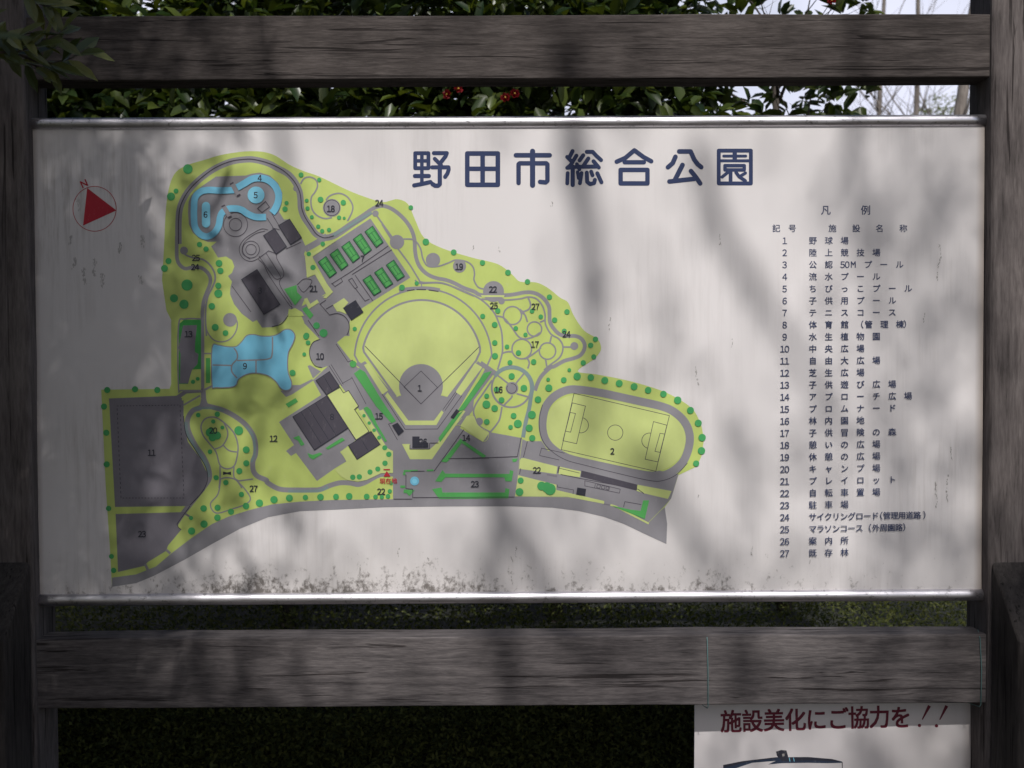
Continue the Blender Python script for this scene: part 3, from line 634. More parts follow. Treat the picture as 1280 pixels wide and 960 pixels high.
P.line(E_((335,585),(375,665),(460,610)), 4.5, 'pale', False, False); P.poly(E_((510,575),(545,545),(430,345),(350,375),(330,160),(400,120),(420,260),(610,520),(540,585)), 'pale')
P.poly(E_((345,165),(490,85),(620,0),(640,10),(400,170),(440,330),(440,350),(330,180)), 'pale')
P.poly(B_((820,940),(870,920),(940,960),(960,1000),(800,1000)), 'lawn')
P.poly(M_((525,275),(600,232),(690,360),(920,210),(1050,270),(1050,490),(930,492),(850,530),(780,562),(700,574),(600,562),(530,525),(470,460),(585,375)), 'pale')
P.poly(X_((448,514),(454,511.5),(484,560),(491,564),(491,570),(476,556)), 'pale')
P.line(N_((692,20),(640,80),(690,90),(880,225),(930,150),(840,90),(790,0),(740,0)), 0.5, 'pale'); P.poly(N_((680,85),(735,0),(800,0),(830,75),(880,120),(935,150),(880,230)), 'pale')
# hedges printed in bright green
for q in (K_((820,215),(880,170),(930,200),(1060,420),(1130,530),(1240,690),(1195,710),(1040,540),(900,330)), K_((915,560),(950,545),(990,580),(1050,720),(1150,890),(1130,900)), M_((50,140),(110,115),(165,205),(130,220),(100,165)), M_((195,290),(245,310),(320,285),(345,300),(250,355),(210,330)), M_((375,240),(540,135),(570,160),(400,255)), K_((135,520),(235,460),(260,495),(165,555)), T4((1060,265),(1100,255),(960,450),(925,460)), T4((832,590),(915,475),(955,455),(840,612)), N_((505,405),(540,370),(680,200),(910,355),(880,372),(690,240),(575,395),(555,412)), N_((455,580),(520,480),(545,512),(1115,515),(1120,480),(1150,490),(1135,580),(1080,580),(1070,545),(545,545),(510,585)), N_((428,650),(510,635),(520,680),(1075,680),(1080,640),(1115,650),(1105,730),(490,735)), Q_((760,500),(900,530),(980,540),(1000,460),(1045,460),(1012,602)), E_((120,490),(245,450),(250,520),(300,570),(230,655)), E_((300,690),(345,665),(415,750),(380,790)), N_((1140,380),(1190,378),(1175,405),(1145,410))): P.poly(q, 'hedge')
P.line(N_((175,488),(300,486)), 2.2, 'hedge'); P.line(N_((380,484),(440,482)), 2.0, 'hedge'); P.line(N_((180,500),(180,525)), 3, 'hedge'); P.line(N_((145,628),(188,628)), 3, 'hedge'); P.line(N_((175,668),(240,672),(215,700)), 4.5, 'hedge', False, False); P.disc(*K_((810,120))[0], 4.2, 'hedge')
for q in (((445,490),(710,120)), ((570,378),(790,376),(930,370),(1185,360),(1220,190)), ((195,520),(195,645),(255,650),(255,730)), ((85,738),(250,738)), ((260,725),(1160,720)), ((1240,365),(1275,225)), ((1205,515),(1215,465)), ((240,492),(360,490)), ((230,255),(230,293),(405,293),(405,240)), ((410,240),(485,240))): P.line(N_(*q), .8, 'line', False, False)
P.seg(*N_((785,375),(935,372)), 1.3, 'line')
P.disc(*N_((272,578))[0], 5.6, 'water'); P.disc(*N_((272,578))[0], 3.0, 'water2')
# tree symbols
trees = [(A_, ((278,210,50),(110,485,42),(160,430,26),(1250,610,28),(1265,550,22)), 8),
 (D_, ((165,210,32),(125,283,36),(350,450,58),(220,582,42),(320,642,48),(475,45,28),(540,90,28),(670,232,35),(683,307,33),(663,457,32),(663,535,42),(598,662,34),(632,873,36),(735,930,30)), 8),
 (C_, ((290,228,26),(472,278,22),(347,485,20),(355,563,22),(485,475,30),(713,505,28),(670,655,22),(722,660,15),(398,650,20),(462,745,22),(502,790,22),(570,778,22),(508,918,24)), 8),
 (E_, ((368,140,24),(410,275,28),(445,855,34),(515,930,42),(827,888,22),(345,955,30)), 8),
 (F_, ((268,75,24),(418,418,34),(697,522,30),(985,627,28),(1240,725,30),(327,832,22),(180,875,30)), 8),
 (G_, ((475,97,28),(695,250,28),(870,398,28),(747,480,28),(843,590,26),(1155,672,28),(1107,733,28),(1138,848,26),(1033,908,28),(178,388,28),(520,390,24),(608,447,24),(358,563,24),(455,627,22),(27,442,26),(147,527,30),(148,707,28),(150,840,32),(270,747,24),(385,808,28),(300,905,26),(537,897,28)), 8),
 (H_, ((250,778,22),(297,748,20),(1245,687,30)), 8),
 (I_, ((112,140,32),(390,132,32),(613,140,32),(80,305,32),(103,567,32),(107,883,32)), 8),
 (J_, ((222,230,24),(413,222,28),(372,295,22),(463,355,20),(627,385,46),(702,577,36),(703,712,32),(633,790,32),(340,597,24),(403,857,26),(498,905,28),(340,405,45),(410,435,42),(365,455,40),(350,380,30)), 8),
 (S8, ((103,222,14),(117,462,13),(128,532,14),(640,68,13),(767,152,14),(790,210,17),(648,218,16),(647,268,17),(578,222,17),(515,270,11),(580,300,19),(518,335,19),(715,238,16),(857,195,19),(930,178,19),(1007,170,18),(1087,167,14),(1161,165,16),(1240,163,15)), 4),
 (M_, ((325,730,34),(480,728,30),(612,722,34),(787,725,30),(875,728,24),(938,730,22),(1000,722,24),(1018,672,22),(1030,590,20),(648,532,28),(713,528,28),(820,480,27),(898,450,27),(970,392,28),(1008,303,28),(967,237,26),(910,137,20),(862,62,18)), 8),
 (K_, ((322,22,20),(205,208,32),(920,637,18),(972,710,18),(1020,782,18),(1072,855,20)), 8), (T4, ((170,82,15),(180,113,12)), 4),
 (N_, ((1215,573,28),(1205,675,36)), 1280/180),
 (O_, ((440,297,30),(553,407,32),(300,418,26),(347,517,28),(210,480,24),(207,557,38),(283,593,32),(210,718,28),(458,662,28),(497,735,38),(430,767,22),(683,512,32),(627,653,38),(602,775,34),(630,868,30),(777,327,18),(783,405,34),(643,165,26)), 886/120),
 (R_, ((608,265,18),(672,270,16),(738,284,17),(806,298,17),(876,313,17),(942,330,16),(1014,348,16),(1081,377,18),(1141,425,17),(1178,485,17),(1196,553,18),(1193,615,18),(1168,675,15),(545,282,14),(571,235,9)), 1280/340),
 (Q_, ((225,350,34),(290,375,45),(265,360,40)), 1280/210)]
for fn, lst, s_ in trees:
    for x, y, r in lst: P.disc(*fn((x, y))[0], r/s_*0.97, 'tree', 18)
plan = P.build('park_plan', sign)
H0 = P.h
# sub-parts of the plan
def sub(name, fn, lift=0.00008):
    p = Print(0.0, H0+lift); fn(p); return p.build(name, plan)
def pond(p):
    q = H_((445,440),(500,415),(580,430),(680,430),(740,380),(790,320),(860,310),(930,325),(1040,325),(1110,300),(1170,260),(1230,265),(1265,320),(1240,400),(1200,480),(1190,600),(1200,700),(1230,780),(1225,840),(1180,860),(1130,840),(1080,770),(1000,710),(880,685),(780,700),(700,750),(660,820),(480,830),(445,800))
    p.line(q, 2.6, 'road', True); p.poly(spline(q, True, 3), 'water')
    for w in (((445,610),(640,615)), ((660,440),(690,490),(690,550),(640,610),(640,680),(690,740)), ((690,565),(880,560),(1000,550),(1040,510),(1045,330)), ((880,560),(880,685))): p.line(H_(*w), 1.8, 'road')
sub('pond', pond)
def pool(p):
    p.line(A_((740,420),(600,425),(480,420),(400,440),(350,500),(340,600),(340,700),(350,790),(400,860),(470,885),(540,850),(585,780),(600,700),(620,650),(680,610),(760,605),(820,620),(880,660),(960,690),(1060,690)), 8.2, 'water')
    p.line(A_((770,395),(850,350),(920,310),(1000,300),(1080,320),(1150,380),(1185,460),(1180,540),(1150,610),(1120,650)), 8.6, 'water')
    for w in (((718,350),(785,475)), ((635,580),(700,690))): p.seg(*A_(*w), 5.6, 'road'); 
    for w in (((700,365),(735,345)), ((770,480),(803,462)), ((615,588),(650,572)), ((680,697),(715,680))): p.seg(*A_(*w), 2.0, 'line')
sub('pool', pool)
sub('pool', lambda p: p.disc(*A_((960,470))[0], 10.6, 'water2', 28))
sub('pool', lambda p: p.caps(A_((460,580),(460,755)), 10.4, 'water2'))
def rect(c_, d, color='roof', edge='black'):
    def f(p):
        p.poly(c_, color); p.line(c_, 0.9, edge, True, False)
        for w in d: p.seg(*w, 0.8, edge)
    return f
sub('building', rect(B_((335,635),(490,535),(720,885),(560,985)), ()))
sub('building', rect(B_((555,195),(665,125),(785,305),(680,380)), ()))
sub('building', rect(B_((705,95),(815,30),(935,215),(825,285)), ()))
sub('building', rect(E_((715,680),(835,605),(910,720),(795,798)), (), 'black'))
sub('building', rect(X_((366,521),(408,495),(435,535),(393,562.5)), (K_((290,600),(490,915)), K_((365,560),(565,875)), K_((435,515),(640,830)))))
sub('building', rect(K_((440,285),(575,195),(675,345),(545,430)), (K_((515,240),(600,385)),)))
sub('building', rect(M_((605,215),(830,75),(920,205),(690,355)), (M_((730,150),(800,265)),)))
sub('building', rect(K_((550,430),(680,355),(715,410),(765,385),(865,540),(825,575),(970,795),(840,880)), (), 'pale', 'line'))
sub('building', rect(N_((255,185),(312,185),(312,235),(390,240),(390,278),(255,278)), (), 'black'))
sub('building', rect(L_((405,815),(455,790),(515,870),(465,910)), (), 'black'))
sub('building', rect(L_((990,730),(1045,655),(1070,670),(1015,745)), (), 'black'))
sub('building', rect(Q_((500,365),(562,375),(555,422),(492,412)), (), 'black'))
def court(dx, dy, q):
    q = [(x+dx, y+dy) for x, y in q]
    def f(p):
        c_ = T2(*q); p.poly(c_, 'court'); p.line(c_, 1.0, 'dgreen', True, False)
        def uv(u, v): 
            a = (c_[0][0]+(c_[1][0]-c_[0][0])*u, c_[0][1]+(c_[1][1]-c_[0][1])*u); b_ = (c_[3][0]+(c_[2][0]-c_[3][0])*u, c_[3][1]+(c_[2][1]-c_[3][1])*u)
            return (a[0]+(b_[0]-a[0])*v, a[1]+(b_[1]-a[1])*v)
        p.poly([uv(.14, .04), uv(.86, .04), uv(.86, .96), uv(.14, .96)], 'hedge')
        for w in ((uv(.14, .04), uv(.14, .96)), (uv(.86, .04), uv(.86, .96)), (uv(.14, .25), uv(.86, .25)), (uv(.14, .75), uv(.86, .75)), (uv(.5, .25), uv(.5, .75))): p.seg(*w, 0.6, 'dgreen')
    return f
for i in range(5): sub('tennis_court', court(58.3*i, -38*i, ((232,590),(270,562),(322,642),(288,668))))
for i in range(3): sub('tennis_court', court(58.5*i, -37.5*i, ((455,680),(492,655),(545,735),(510,757))))
nums = [(A_,997,300,'4'),(A_,957,470,'5'),(A_,455,665,'6'),(B_,1055,725,'21'),(B_,520,745,'3'),(C_,588,565,'18'),(C_,1072,508,'24'),(D_,440,178,'25'),(D_,430,270,'24'),(D_,365,940,'13'),
 (F_,752,665,'19'),(F_,1090,893,'22'),(G_,140,335,'25'),(G_,555,345,'27'),(G_,865,620,'24'),(G_,550,722,'17'),(E_,905,185,'7'),(K_,480,42,'10'),(K_,600,648,'8'),(K_,1070,640,'15'),(L_,677,440,'1'),
 (J_,372,385,'20'),(J_,975,465,'12'),(H_,770,620,'9'),(T3,318,663,'11'),(S8,828,123,'27'),(S8,270,350,'23'),(M_,932,675,'22'),(N_,347,228,'26'),(N_,730,193,'14'),(N_,808,605,'23'),(O_,320,420,'16'),(Q_,190,230,'22'),(Q_,765,85,'2')]
for fn, x, y, s_ in nums:
    sub('map_number', lambda p: p.digits(s_, *fn((x, y))[0], 10.2, 'black', 0.86, 0.03), 0.0003)
def here(p):
    p.poly(M_((988,470),(1025,525),(955,525)), 'red'); p.seg(*M_((955,456),(1020,456)), 1.5, 'red')
    p.glyphs('現在地', *M_((945,570))[0], 7.2, 'red', 1, -0.02, 0, 0.03, gap=7.4)
sub('here_marker', here, 0.0003)

# ---- title
def strokes(fn, s_, lst):
    tl = Print(0.0, 0.0005, step=3e-6)
    for w, pts_ in lst: tl.caps(fn(*pts_), w/s_, 'navy')
    tl.build('title_character', sign)
z1 = 1280/120
U1 = crop(510, 180, z1); U2 = crop(636, 180, z1); U3 = crop(762, 180, z1); U4 = crop(870, 180, 16)
def rc(x0, y0, x1, y1): return [(x0, y0), (x1, y0), (x1, y1), (x0, y1), (x0, y0)]
strokes(U1, z1, [(52, rc(96,122,272,322)), (48, [(185,122),(185,510)]), (48, [(96,224),(272,224)]), (56, [(92,426),(278,426)]), (56, [(82,552),(190,532),(295,507)]),
 (54, [(345,121),(518,121),(500,165),(430,255)]), (52, [(357,197),(440,280)]), (54, [(322,310),(540,310),(543,340),(525,395),(495,438)]), (58, [(424,310),(424,535),(400,556),(362,556),(328,535)]), (44, [(300,500),(325,530)])])
strokes(U1, z1, [(62, rc(790,126,1198,544)), (62, [(995,126),(995,544)]), (60, [(790,330),(1198,330)])])
strokes(U2, z1, [(70, [(317,97),(317,550)]), (62, [(95,150),(545,150)]), (60, [(130,520),(130,270),(145,257),(500,257),(515,272),(515,490),(490,512),(417,505)])])
strokes(U2, z1, [(54, [(850,94),(812,170)]), (52, [(778,172),(850,245)]), (52, [(902,155),(820,285),(778,318)]), (52, [(778,318),(945,300)]), (50, [(908,268),(942,338)]), (58, [(852,300),(852,545)]), (52, [(785,388),(779,525)]), (48, [(918,375),(932,455)]),
 (54, [(1040,104),(1118,104),(1165,155),(1230,214)]), (54, [(993,150),(944,218)]), (54, [(1060,193),(990,298)]), (54, [(975,303),(1185,300)]), (54, [(1130,230),(1200,313)]),
 (52, [(970,388),(948,522)]), (54, [(1040,382),(1045,505),(1085,535),(1138,520),(1148,478)]), (52, [(1098,368),(1116,418)]), (54, [(1180,390),(1235,510)])])
strokes(U3, z1, [(60, [(95,236),(210,185),(330,84),(450,172),(555,230)]), (58, [(200,243),(458,243)]), (60, rc(147,345,505,525))])
strokes(U3, z1, [(62, [(928,99),(1080,99),(1130,210),(1175,270),(1222,308)]), (62, [(878,170),(842,255),(778,310)]), (64, [(972,280),(865,490)]), (62, [(798,500),(1130,464)]), (62, [(1085,360),(1150,440),(1208,525)])])
strokes(U4, 16, [(78, rc(455,132,1098,788)), (60, [(455,335),(1098,335)]), (88, [(775,150),(775,320)]), (58, [(555,241),(995,241)]), (70, rc(580,432,965,518)), (76, [(692,545),(692,785)]), (64, [(645,560),(522,660)]), (70, [(800,565),(860,650),(985,735)]), (62, [(990,580),(890,640)])])

# ---- legend
lg = Print(0.0, 0.0005)
BO = 0.022
for ch, x in (('凡', 1032.3), ('例', 1082.2)): lg.glyphs(ch, x, 262.6, 12.6, 'navy2', bold=BO)
for ch, x in (('記', 970.4), ('号', 990.4), ('施', 1040.6), ('設', 1070.3), ('名', 1099.5), ('称', 1129.2)): lg.glyphs(ch, x, 285.4, 10.2, 'navy2', bold=BO)
rows = ['野球場','陸上競技場','','流水プール','ちびっこプール','子供用プール','テニスコース','','水生植物園','中央広場','自由大広場','芝生広場','子供遊び広場','アプローチ広場','プロムナード','林内園地','子供冒険の森','憩いの広場','休憩の広場','キャンプ場','プレイロット','自転車置場','駐車場','','','案内所','既存林']
for i, s_ in enumerate(rows):
    nr = i+1; y = 300.8+15.035*i; sl = -0.0007*nr
    lg.digits(str(nr), 980.9, y, 11.0, 'navy2', 0.92, 0.02)
    xf = lambda x: y+(x-981)*sl
    if s_: lg.glyphs(s_, 1016.1, xf(1016), 10.2, 'navy2', rot=math.atan(sl), bold=BO, gap=19.85)
    elif nr == 3:
        for ch, x in (('公',1016.1),('認',1036),('プ',1085),('ー',1104.7),('ル',1124.5)): lg.glyphs(ch, x, xf(x), 10.2, 'navy2', bold=BO)
        lg.digits('50', 1056.2, xf(1060), 11.0, 'navy2', 0.92, 0.02); lg.glyphs('M', 1066.6, xf(1060), 11.4, 'navy2', 0.80, bold=0.022)
    elif nr == 8:
        for ch, x in (('体',1016.1),('育',1036),('館',1056),('（',1074.6),('管',1085.9),('理',1105.5),('棟',1125),('）',1134.5)): lg.glyphs(ch, x, xf(x), 10.2, 'navy2', bold=BO)
    elif nr == 24:
        lg.glyphs('サイクリングロード', 1016, xf(1016), 10.2, 'navy2', rot=math.atan(sl), bold=BO, gap=9.75); lg.glyphs('（', 1098.5, xf(1100), 10.2, 'navy2', bold=BO)
        lg.glyphs('管理用道路', 1108.8, xf(1108), 9.8, 'navy2', rot=math.atan(sl), bold=BO, gap=9.45); lg.glyphs('）', 1158.8, xf(1156), 10.2, 'navy2', bold=BO)
    else:
        lg.glyphs('マラソンコース', 1016, xf(1016), 10.2, 'navy2', rot=math.atan(sl), bold=BO, gap=9.7); lg.glyphs('（', 1084.3, xf(1085), 10.2, 'navy2', bold=BO)
        lg.glyphs('外周園路', 1095, xf(1094), 9.8, 'navy2', rot=math.atan(sl), bold=BO, gap=9.6); lg.glyphs('）', 1133.5, xf(1131), 10.2, 'navy2', bold=BO)
lg.build('legend_lettering', sign)

# ---- north arrow
na = Print(0.0, 0.0005)
na.line([(118.2+27*math.cos(2*math.pi*i/40), 261+28*math.sin(2*math.pi*i/40)) for i in range(40)], 0.8, 'red', True)
na.poly(X_((109,235),(145.5,263),(103.8,282)), 'red')
na.glyphs('N', 105, 229.5, 12.5, 'red', 0.95, R(-24), 0.0, 0.03)
na.build('north_arrow', sign)

# ---- scuffs and dirt runs with a shape of their own
rnd = random.Random(3)
for x, y, h_ in ((592.5,308,9),(623.5,312,8),(870,466,16),(872,478,10),(1175,318,26),(1172,340,20),(1155,395,16),(873,620,3),(762,405,16),(1170,620,40),(1184,610,34),(690,255,8),(1189,566,18),(93,330,14),(105,345,20),(118,335,22),(128,350,16),(150,310,12),(176,350,10),(178,302,14),(98,255,16),(88,300,10),(450,712,12),(498,690,10),(535,700,8),(900,300,14),(915,430,12),(645,690,14),(640,700,9),(640,722,16),(1012,700,10),(940,690,14)):
    sc_ = Print(0.0, 0.0004); wob = rnd.uniform(0, 6)
    for q in range(max(4, int(h_*(.7 if x > 200 else 1.6)))):
        u = rnd.random(); y_ = y+(u-.5)*h_; wd = 1.0 if x > 200 else 2.2; x_ = x+math.sin(u*5+wob)*0.7+rnd.gauss(0, .5)*wd; w_ = rnd.uniform(.2, .62)*(1+.35*(wd-1)); hh = rnd.uniform(.5, 1.9)*(1+.3*(wd-1))
        (sc_).poly([(x_+w_*math.cos(2*math.pi*a/8)*rnd.uniform(.6, 1.2), y_+hh*math.sin(2*math.pi*a/8)*rnd.uniform(.6, 1.2)) for a in range(8)], 'scuff' if x > 200 else 'smudge')
    sc_.build('dirt_streak', sign)

# ================================================================== notice sign below
NY = 0.070
notice = thing('notice_sign', (at(1043, 930, NY).x, NY, 0.25), 'white notice with dark red lettering hanging by wires under the lower rail', 'notice sign')
def ny(px): return NY+(1043-px)/350*0.022
def nplace(px, py, h): return at(px, py, ny(px) - h)
c_tl, c_tr = at(868.5, 868, ny(868)), at(1217, 862, ny(1217))
c_bl, c_br = at(866, 1240, ny(868)), at(1209, 1240, ny(1217))
mb = MB(); q = [c_tl, c_tr, c_br, c_bl]
mb.add(q + [p_+Vector((0, 0.006, 0)) for p_ in q], [(3, 2, 1, 0), (4, 5, 6, 7), (0, 1, 5, 4), (1, 2, 6, 5), (2, 3, 7, 6), (3, 0, 4, 7)])
mb.build('panel', M_NOTICE, notice)
nl = Print(NY, 0.0005, nplace)
for ch, x, y in (('施',913.8,901.5),('設',940.6,901),('美',967.5,900.2),('化',994.4,899.5),('に',1020.6,899.2),('ご',1047.6,898.2),('協',1073.6,896.8),('力',1099.4,896),('を',1125.9,896.4)):
    nl.glyphs(ch, x, y, 29.5, 'dred', 0.92, -0.02, bold=0.034)
V6 = crop(1040, 870, 6.4)
for a, b_, d in (((780,78),(722,188),(700,236)), ((918,78),(862,190),(836,238))):
    p0, p1 = V6(a, b_); dx, dy = p1[0]-p0[0], p1[1]-p0[1]; l_ = math.hypot(dx, dy); nx_, ny_ = -dy/l_, dx/l_
    nl.poly([(p0[0]+nx_*2.1, p0[1]+ny_*2.1), (p1[0]+nx_*.7, p1[1]+ny_*.7), (p1[0]-nx_*.7, p1[1]-ny_*.7), (p0[0]-nx_*2.1, p0[1]-ny_*2.1)], 'dred'); nl.disc(*V6(d)[0], 2.1, 'dred')
nl.build('lettering', notice)
pc = Print(NY, 0.0005, nplace)
V5 = crop(890, 870, 8)
pc.poly(V5((112,690),(300,652),(640,612),(700,612),(960,612),(1200,632),(1300,655),(1302,668),(1150,672),(960,668),(700,672),(560,684),(640,648),(400,668),(230,725),(112,740)), 'blue')
pc.poly(V5((112,690),(300,652),(640,612),(640,624),(380,652),(200,700),(112,715)), 'black')
pc.poly(V5((700,612),(960,610),(1200,630),(1300,655),(1150,650),(960,645),(700,650)), 'black')
pc.poly(V5((640,556),(690,540),(745,545),(760,600),(760,650),(700,650),(650,600)), 'black')
pc.poly(V5((700,580),(725,575),(725,600),(705,605)), 'scuff')
pc.line(V5((1302,660),(1305,800),(1290,1500)), 1.0, 'black', False, False); pc.line(V5((115,735),(125,900),(160,1500)), 1.0, 'black', False, False); pc.line(V5((160,1500),(1290,1500)), 1.2, 'blue')
for x in (772, 815): pc.seg(*V5((x, 615), (x+8, 655)), .8, 'water2')
pc.build('bin_picture', notice)
def wire(pts_, name='hanging_wire'):
    mb = MB(); mb.tube(pts_, 0.0011, 6); return mb.build(name, M_WIRE, notice, True)
def wire_at(px0, px1, sag):
    zt = at(883, 797, -0.022).z; zb = at(883, 884, -0.022).z
    a = at(px0, 790, 0.03); f0 = at(px0+3, 797, -0.025); f1 = at((px0+px1)/2+sag, 838, -0.0265); f2 = at(px1, 884, -0.025)
    wire([Vector((a.x, ny(px0)+0.004, zb-0.012)), Vector((a.x, max(.061, ny(px0)+.003), zb+0.02)), Vector((a.x, 0.060, zt+0.002)), Vector((a.x, 0.03, zt+0.0045)), Vector((f0.x, -0.020, zt+0.003)), Vector((f0.x, -0.0255, zt-0.006)), f1, Vector((f2.x, -0.0255, zb+0.004)), Vector((f2.x, -0.018, zb-0.004)), Vector((f2.x-0.004, 0.02, zb-0.010)), Vector((f2.x-0.01, ny(px0)-0.003, zb-0.014)), Vector((f2.x-0.01, ny(px0)+0.004, zb-0.014))])
wire_at(881, 885, 2); wire_at(1222, 1226, 3)

# ================================================================== planting behind
def inside(rnd, c, r):
    while True:
        p = Vector((rnd.uniform(-1, 1), rnd.uniform(-1, 1), rnd.uniform(-1, 1)))
        if p.length < 1: return Vector((c[0]+p.x*r[0], c[1]+p.y*r[1], c[2]+p.z*r[2])), p
def branchy(mb, rnd, base, top, r0, limbs, spread, n=7):
    base = Vector(base); top = Vector(top)
    pts_ = [base+(top-base)*(i/5)+Vector((rnd.uniform(-1, 1), rnd.uniform(-1, 1), 0))*0.03*(i > 0)*(top-base).length*.3 for i in range(6)]
    mb.tube(pts_, [r0*(1-0.75*i/5) for i in range(6)], n)
    ends = []
    for k_ in range(limbs):
        u = rnd.uniform(0.3, 1.0); p = base+(top-base)*u; d = Vector((rnd.uniform(-1, 1), rnd.uniform(-1, 1), rnd.uniform(0.1, 0.9))).normalized()
        l_ = spread*rnd.uniform(.5, 1.0); q1 = p+d*l_*.5+Vector((rnd.uniform(-.1, .1), rnd.uniform(-.1, .1), 0))*spread; q2 = q1+(d+Vector((0, 0, rnd.uniform(-.2, .5)))).normalized()*l_*.5
        rr = r0*(1-0.75*u)*.55
        mb.tube([p, q1, q2], [rr, rr*.6, rr*.2], 5); ends.append(q2)
        for s_ in range(3):
            d2 = Vector((rnd.uniform(-1, 1), rnd.uniform(-1, 1), rnd.uniform(-.2, .8))).normalized(); st = p.lerp(q2, rnd.uniform(.4, 1)); mb.tube([st, st+d2*l_*.25, st+d2*l_*.45+Vector((0, 0, .03))], [rr*.3, rr*.2, rr*.08], 4); ends.append(st+d2*l_*.4)
    return ends
def camellia(x, y, r, zc, leaves, flowers, seed, label, clear=None, name='camellia_shrub', group='camellia shrubs behind the sign'):
    rnd = random.Random(seed)
    root = thing(name, (x, y, 0), label, 'shrub', group)
    tb = MB(); ends = branchy(tb, rnd, (x, y, -0.1), (x+rnd.uniform(-.1, .1), y, zc+r[2]*.55), 0.045, 26, r[0]*1.05)
    tb.build('trunk', M_TWIG, root, True)
    lb = MB(); done = 0
    while done < leaves:
        if rnd.random() < 0.35 and ends:
            p = rnd.choice(ends)+Vector((rnd.gauss(0, .10), rnd.gauss(0, .10), rnd.gauss(0, .10))); o = (p-Vector((x, y, zc))).normalized()
        else:
            p, o = inside(rnd, (x, y, zc), r)
            if o.length < 0.35 or (p.z < 1.9 and rnd.random() < .7): continue
        lump = math.sin(p.x*6.1+seed)+math.sin(p.z*7.3+seed*2)+math.sin(p.y*5.2+1)
        if lump < -0.9 and rnd.random() < .8: continue
        if clear and clear(p): continue
        d0 = (o+Vector((rnd.gauss(0, .7), rnd.gauss(0, .7), rnd.gauss(0.1, .5)))).normalized()
        for q_ in range(4):                                    # a rosette of leaves at a twig tip
            d = (d0+Vector((rnd.gauss(0, .75), rnd.gauss(0, .75), rnd.gauss(0, .6)))).normalized()
            nrm = (Vector((0, -0.45, 1))+Vector((rnd.gauss(0, .45), rnd.gauss(0, .45), rnd.gauss(0, .3)))).normalized()
            L0 = rnd.uniform(.065, .10); lb.leaf(p+d*0.01, d, nrm, L0, L0*rnd.uniform(.48, .58), .3, rnd.uniform(.05, .3)); done += 1
    lb.build('foliage', M_CAMELLIA, root, True)
    for fx in flowers:
        p = fx; fb = MB(); ax = (Vector((0, -1, .3))+Vector((rnd.gauss(0, .3), 0, rnd.gauss(0, .3)))).normalized(); u = ax.orthogonal().normalized(); w = ax.cross(u)
        for ring, (nn, tilt, L0) in enumerate(((6, .35, .021), (5, .8, .017))):
            for k_ in range(nn):
                a = 2*math.pi*(k_+ring*.5)/nn; d = (u*math.cos(a)+w*math.sin(a))*math.cos(tilt)+ax*math.sin(tilt); fb.leaf(p, d, ax, L0, L0*1.0, -.3, -.3, 0, .55)
        fb.tube([p, p+ax*.009], [.004, .003], 8, 1)
        fb.build('flower', [M_PETAL, M_STAMEN], root)
rf = random.Random(5)
camellia(-2.15, 1.75, (0.80, 0.65, 1.45), 2.05, 13000, [], 1, 'dense dark camellia shrub behind the left end of the top rail')
camellia(-0.95, 1.70, (0.80, 0.62, 1.45), 2.05, 14000, [at(572, 112, 1.06)], 2, 'dense camellia shrub behind the left half of the sign, between its neighbours')
camellia(0.20, 1.70, (0.80, 0.60, 1.45), 2.05, 12500, [at(632, 123, 1.05), at(643, 118, 1.07), at(560, 118, 1.08)], 3, 'camellia shrub with red flowers behind the title of the sign')
def thin(p):
    q_ = to_px(p)
    return q_ is not None and q_[0] > 1085
camellia(1.25, 1.9, (0.66, 0.55, 1.35), 2.15, 1900, [at(1040, 2, 1.40)], 4, 'sparse camellia shrub with sky showing through at the right', thin)

for bx, bs, bl in ((-2.6, 71, 'shaded evergreen shrub standing behind the leftmost camellia'), (-1.1, 72, 'shaded evergreen shrub filling the gap behind the camellias left of the title'), (0.35, 73, 'shaded evergreen shrub standing behind the red flowered camellia')):
    camellia(bx, 3.15, (0.95, 0.6, 1.75), 2.35, 9000, [], bs, bl, lambda p: (to_px(p) or (0, 0))[0] > 840, 'evergreen_shrub', 'evergreen shrubs behind the camellias')
hg = thing('clipped_hedge', (0, 1.0, 0), 'low clipped small-leaved hedge seen through the gap under the map sign', 'hedge')
rnd = random.Random(11); hb = MB(); core = MB(); n_h = 46
def htop(x): return 0.43+0.02*math.sin(x*2.1)+0.012*math.sin(x*5.3+1)
for i in range(120000):
    x = rnd.uniform(-2.3, 2.3); a = rnd.uniform(-0.05, 1.0)**.85 if rnd.random() < .9 else 0.02; zt = htop(x); w = rnd.random()
    if isinstance(a, complex): a = 0.0
    if w < .50: p = Vector((x, 0.78+0.05*math.sin(x*3)+abs(rnd.gauss(0, .05))+max(0, a-.8)*.4, 0.01+a*(zt-.04)))
    elif w < .82: p = Vector((x, rnd.uniform(.80, 2.7), zt+rnd.gauss(0, .02)-max(0, .1-(rnd.random()))*.3))
    else: p = Vector((x, rnd.uniform(.85, 1.2), rnd.uniform(0, zt)))
    d = Vector((rnd.gauss(0, 1), rnd.gauss(-.4, .7), rnd.gauss(.5, .7))).normalized(); nr = Vector((rnd.gauss(0, .5), -.5+rnd.gauss(0, .4), 1))
    L0 = rnd.uniform(.013, .026); W0 = L0*.5; sd = d.cross(nr).normalized(); up = sd.cross(d)
    hb.add([p, p+d*L0*.5+sd*W0*.5+up*W0*.2, p+d*L0, p+d*L0*.5-sd*W0*.5+up*W0*.2], [(0, 1, 2), (0, 2, 3)])
hb.build('foliage', M_HEDGE, hg)
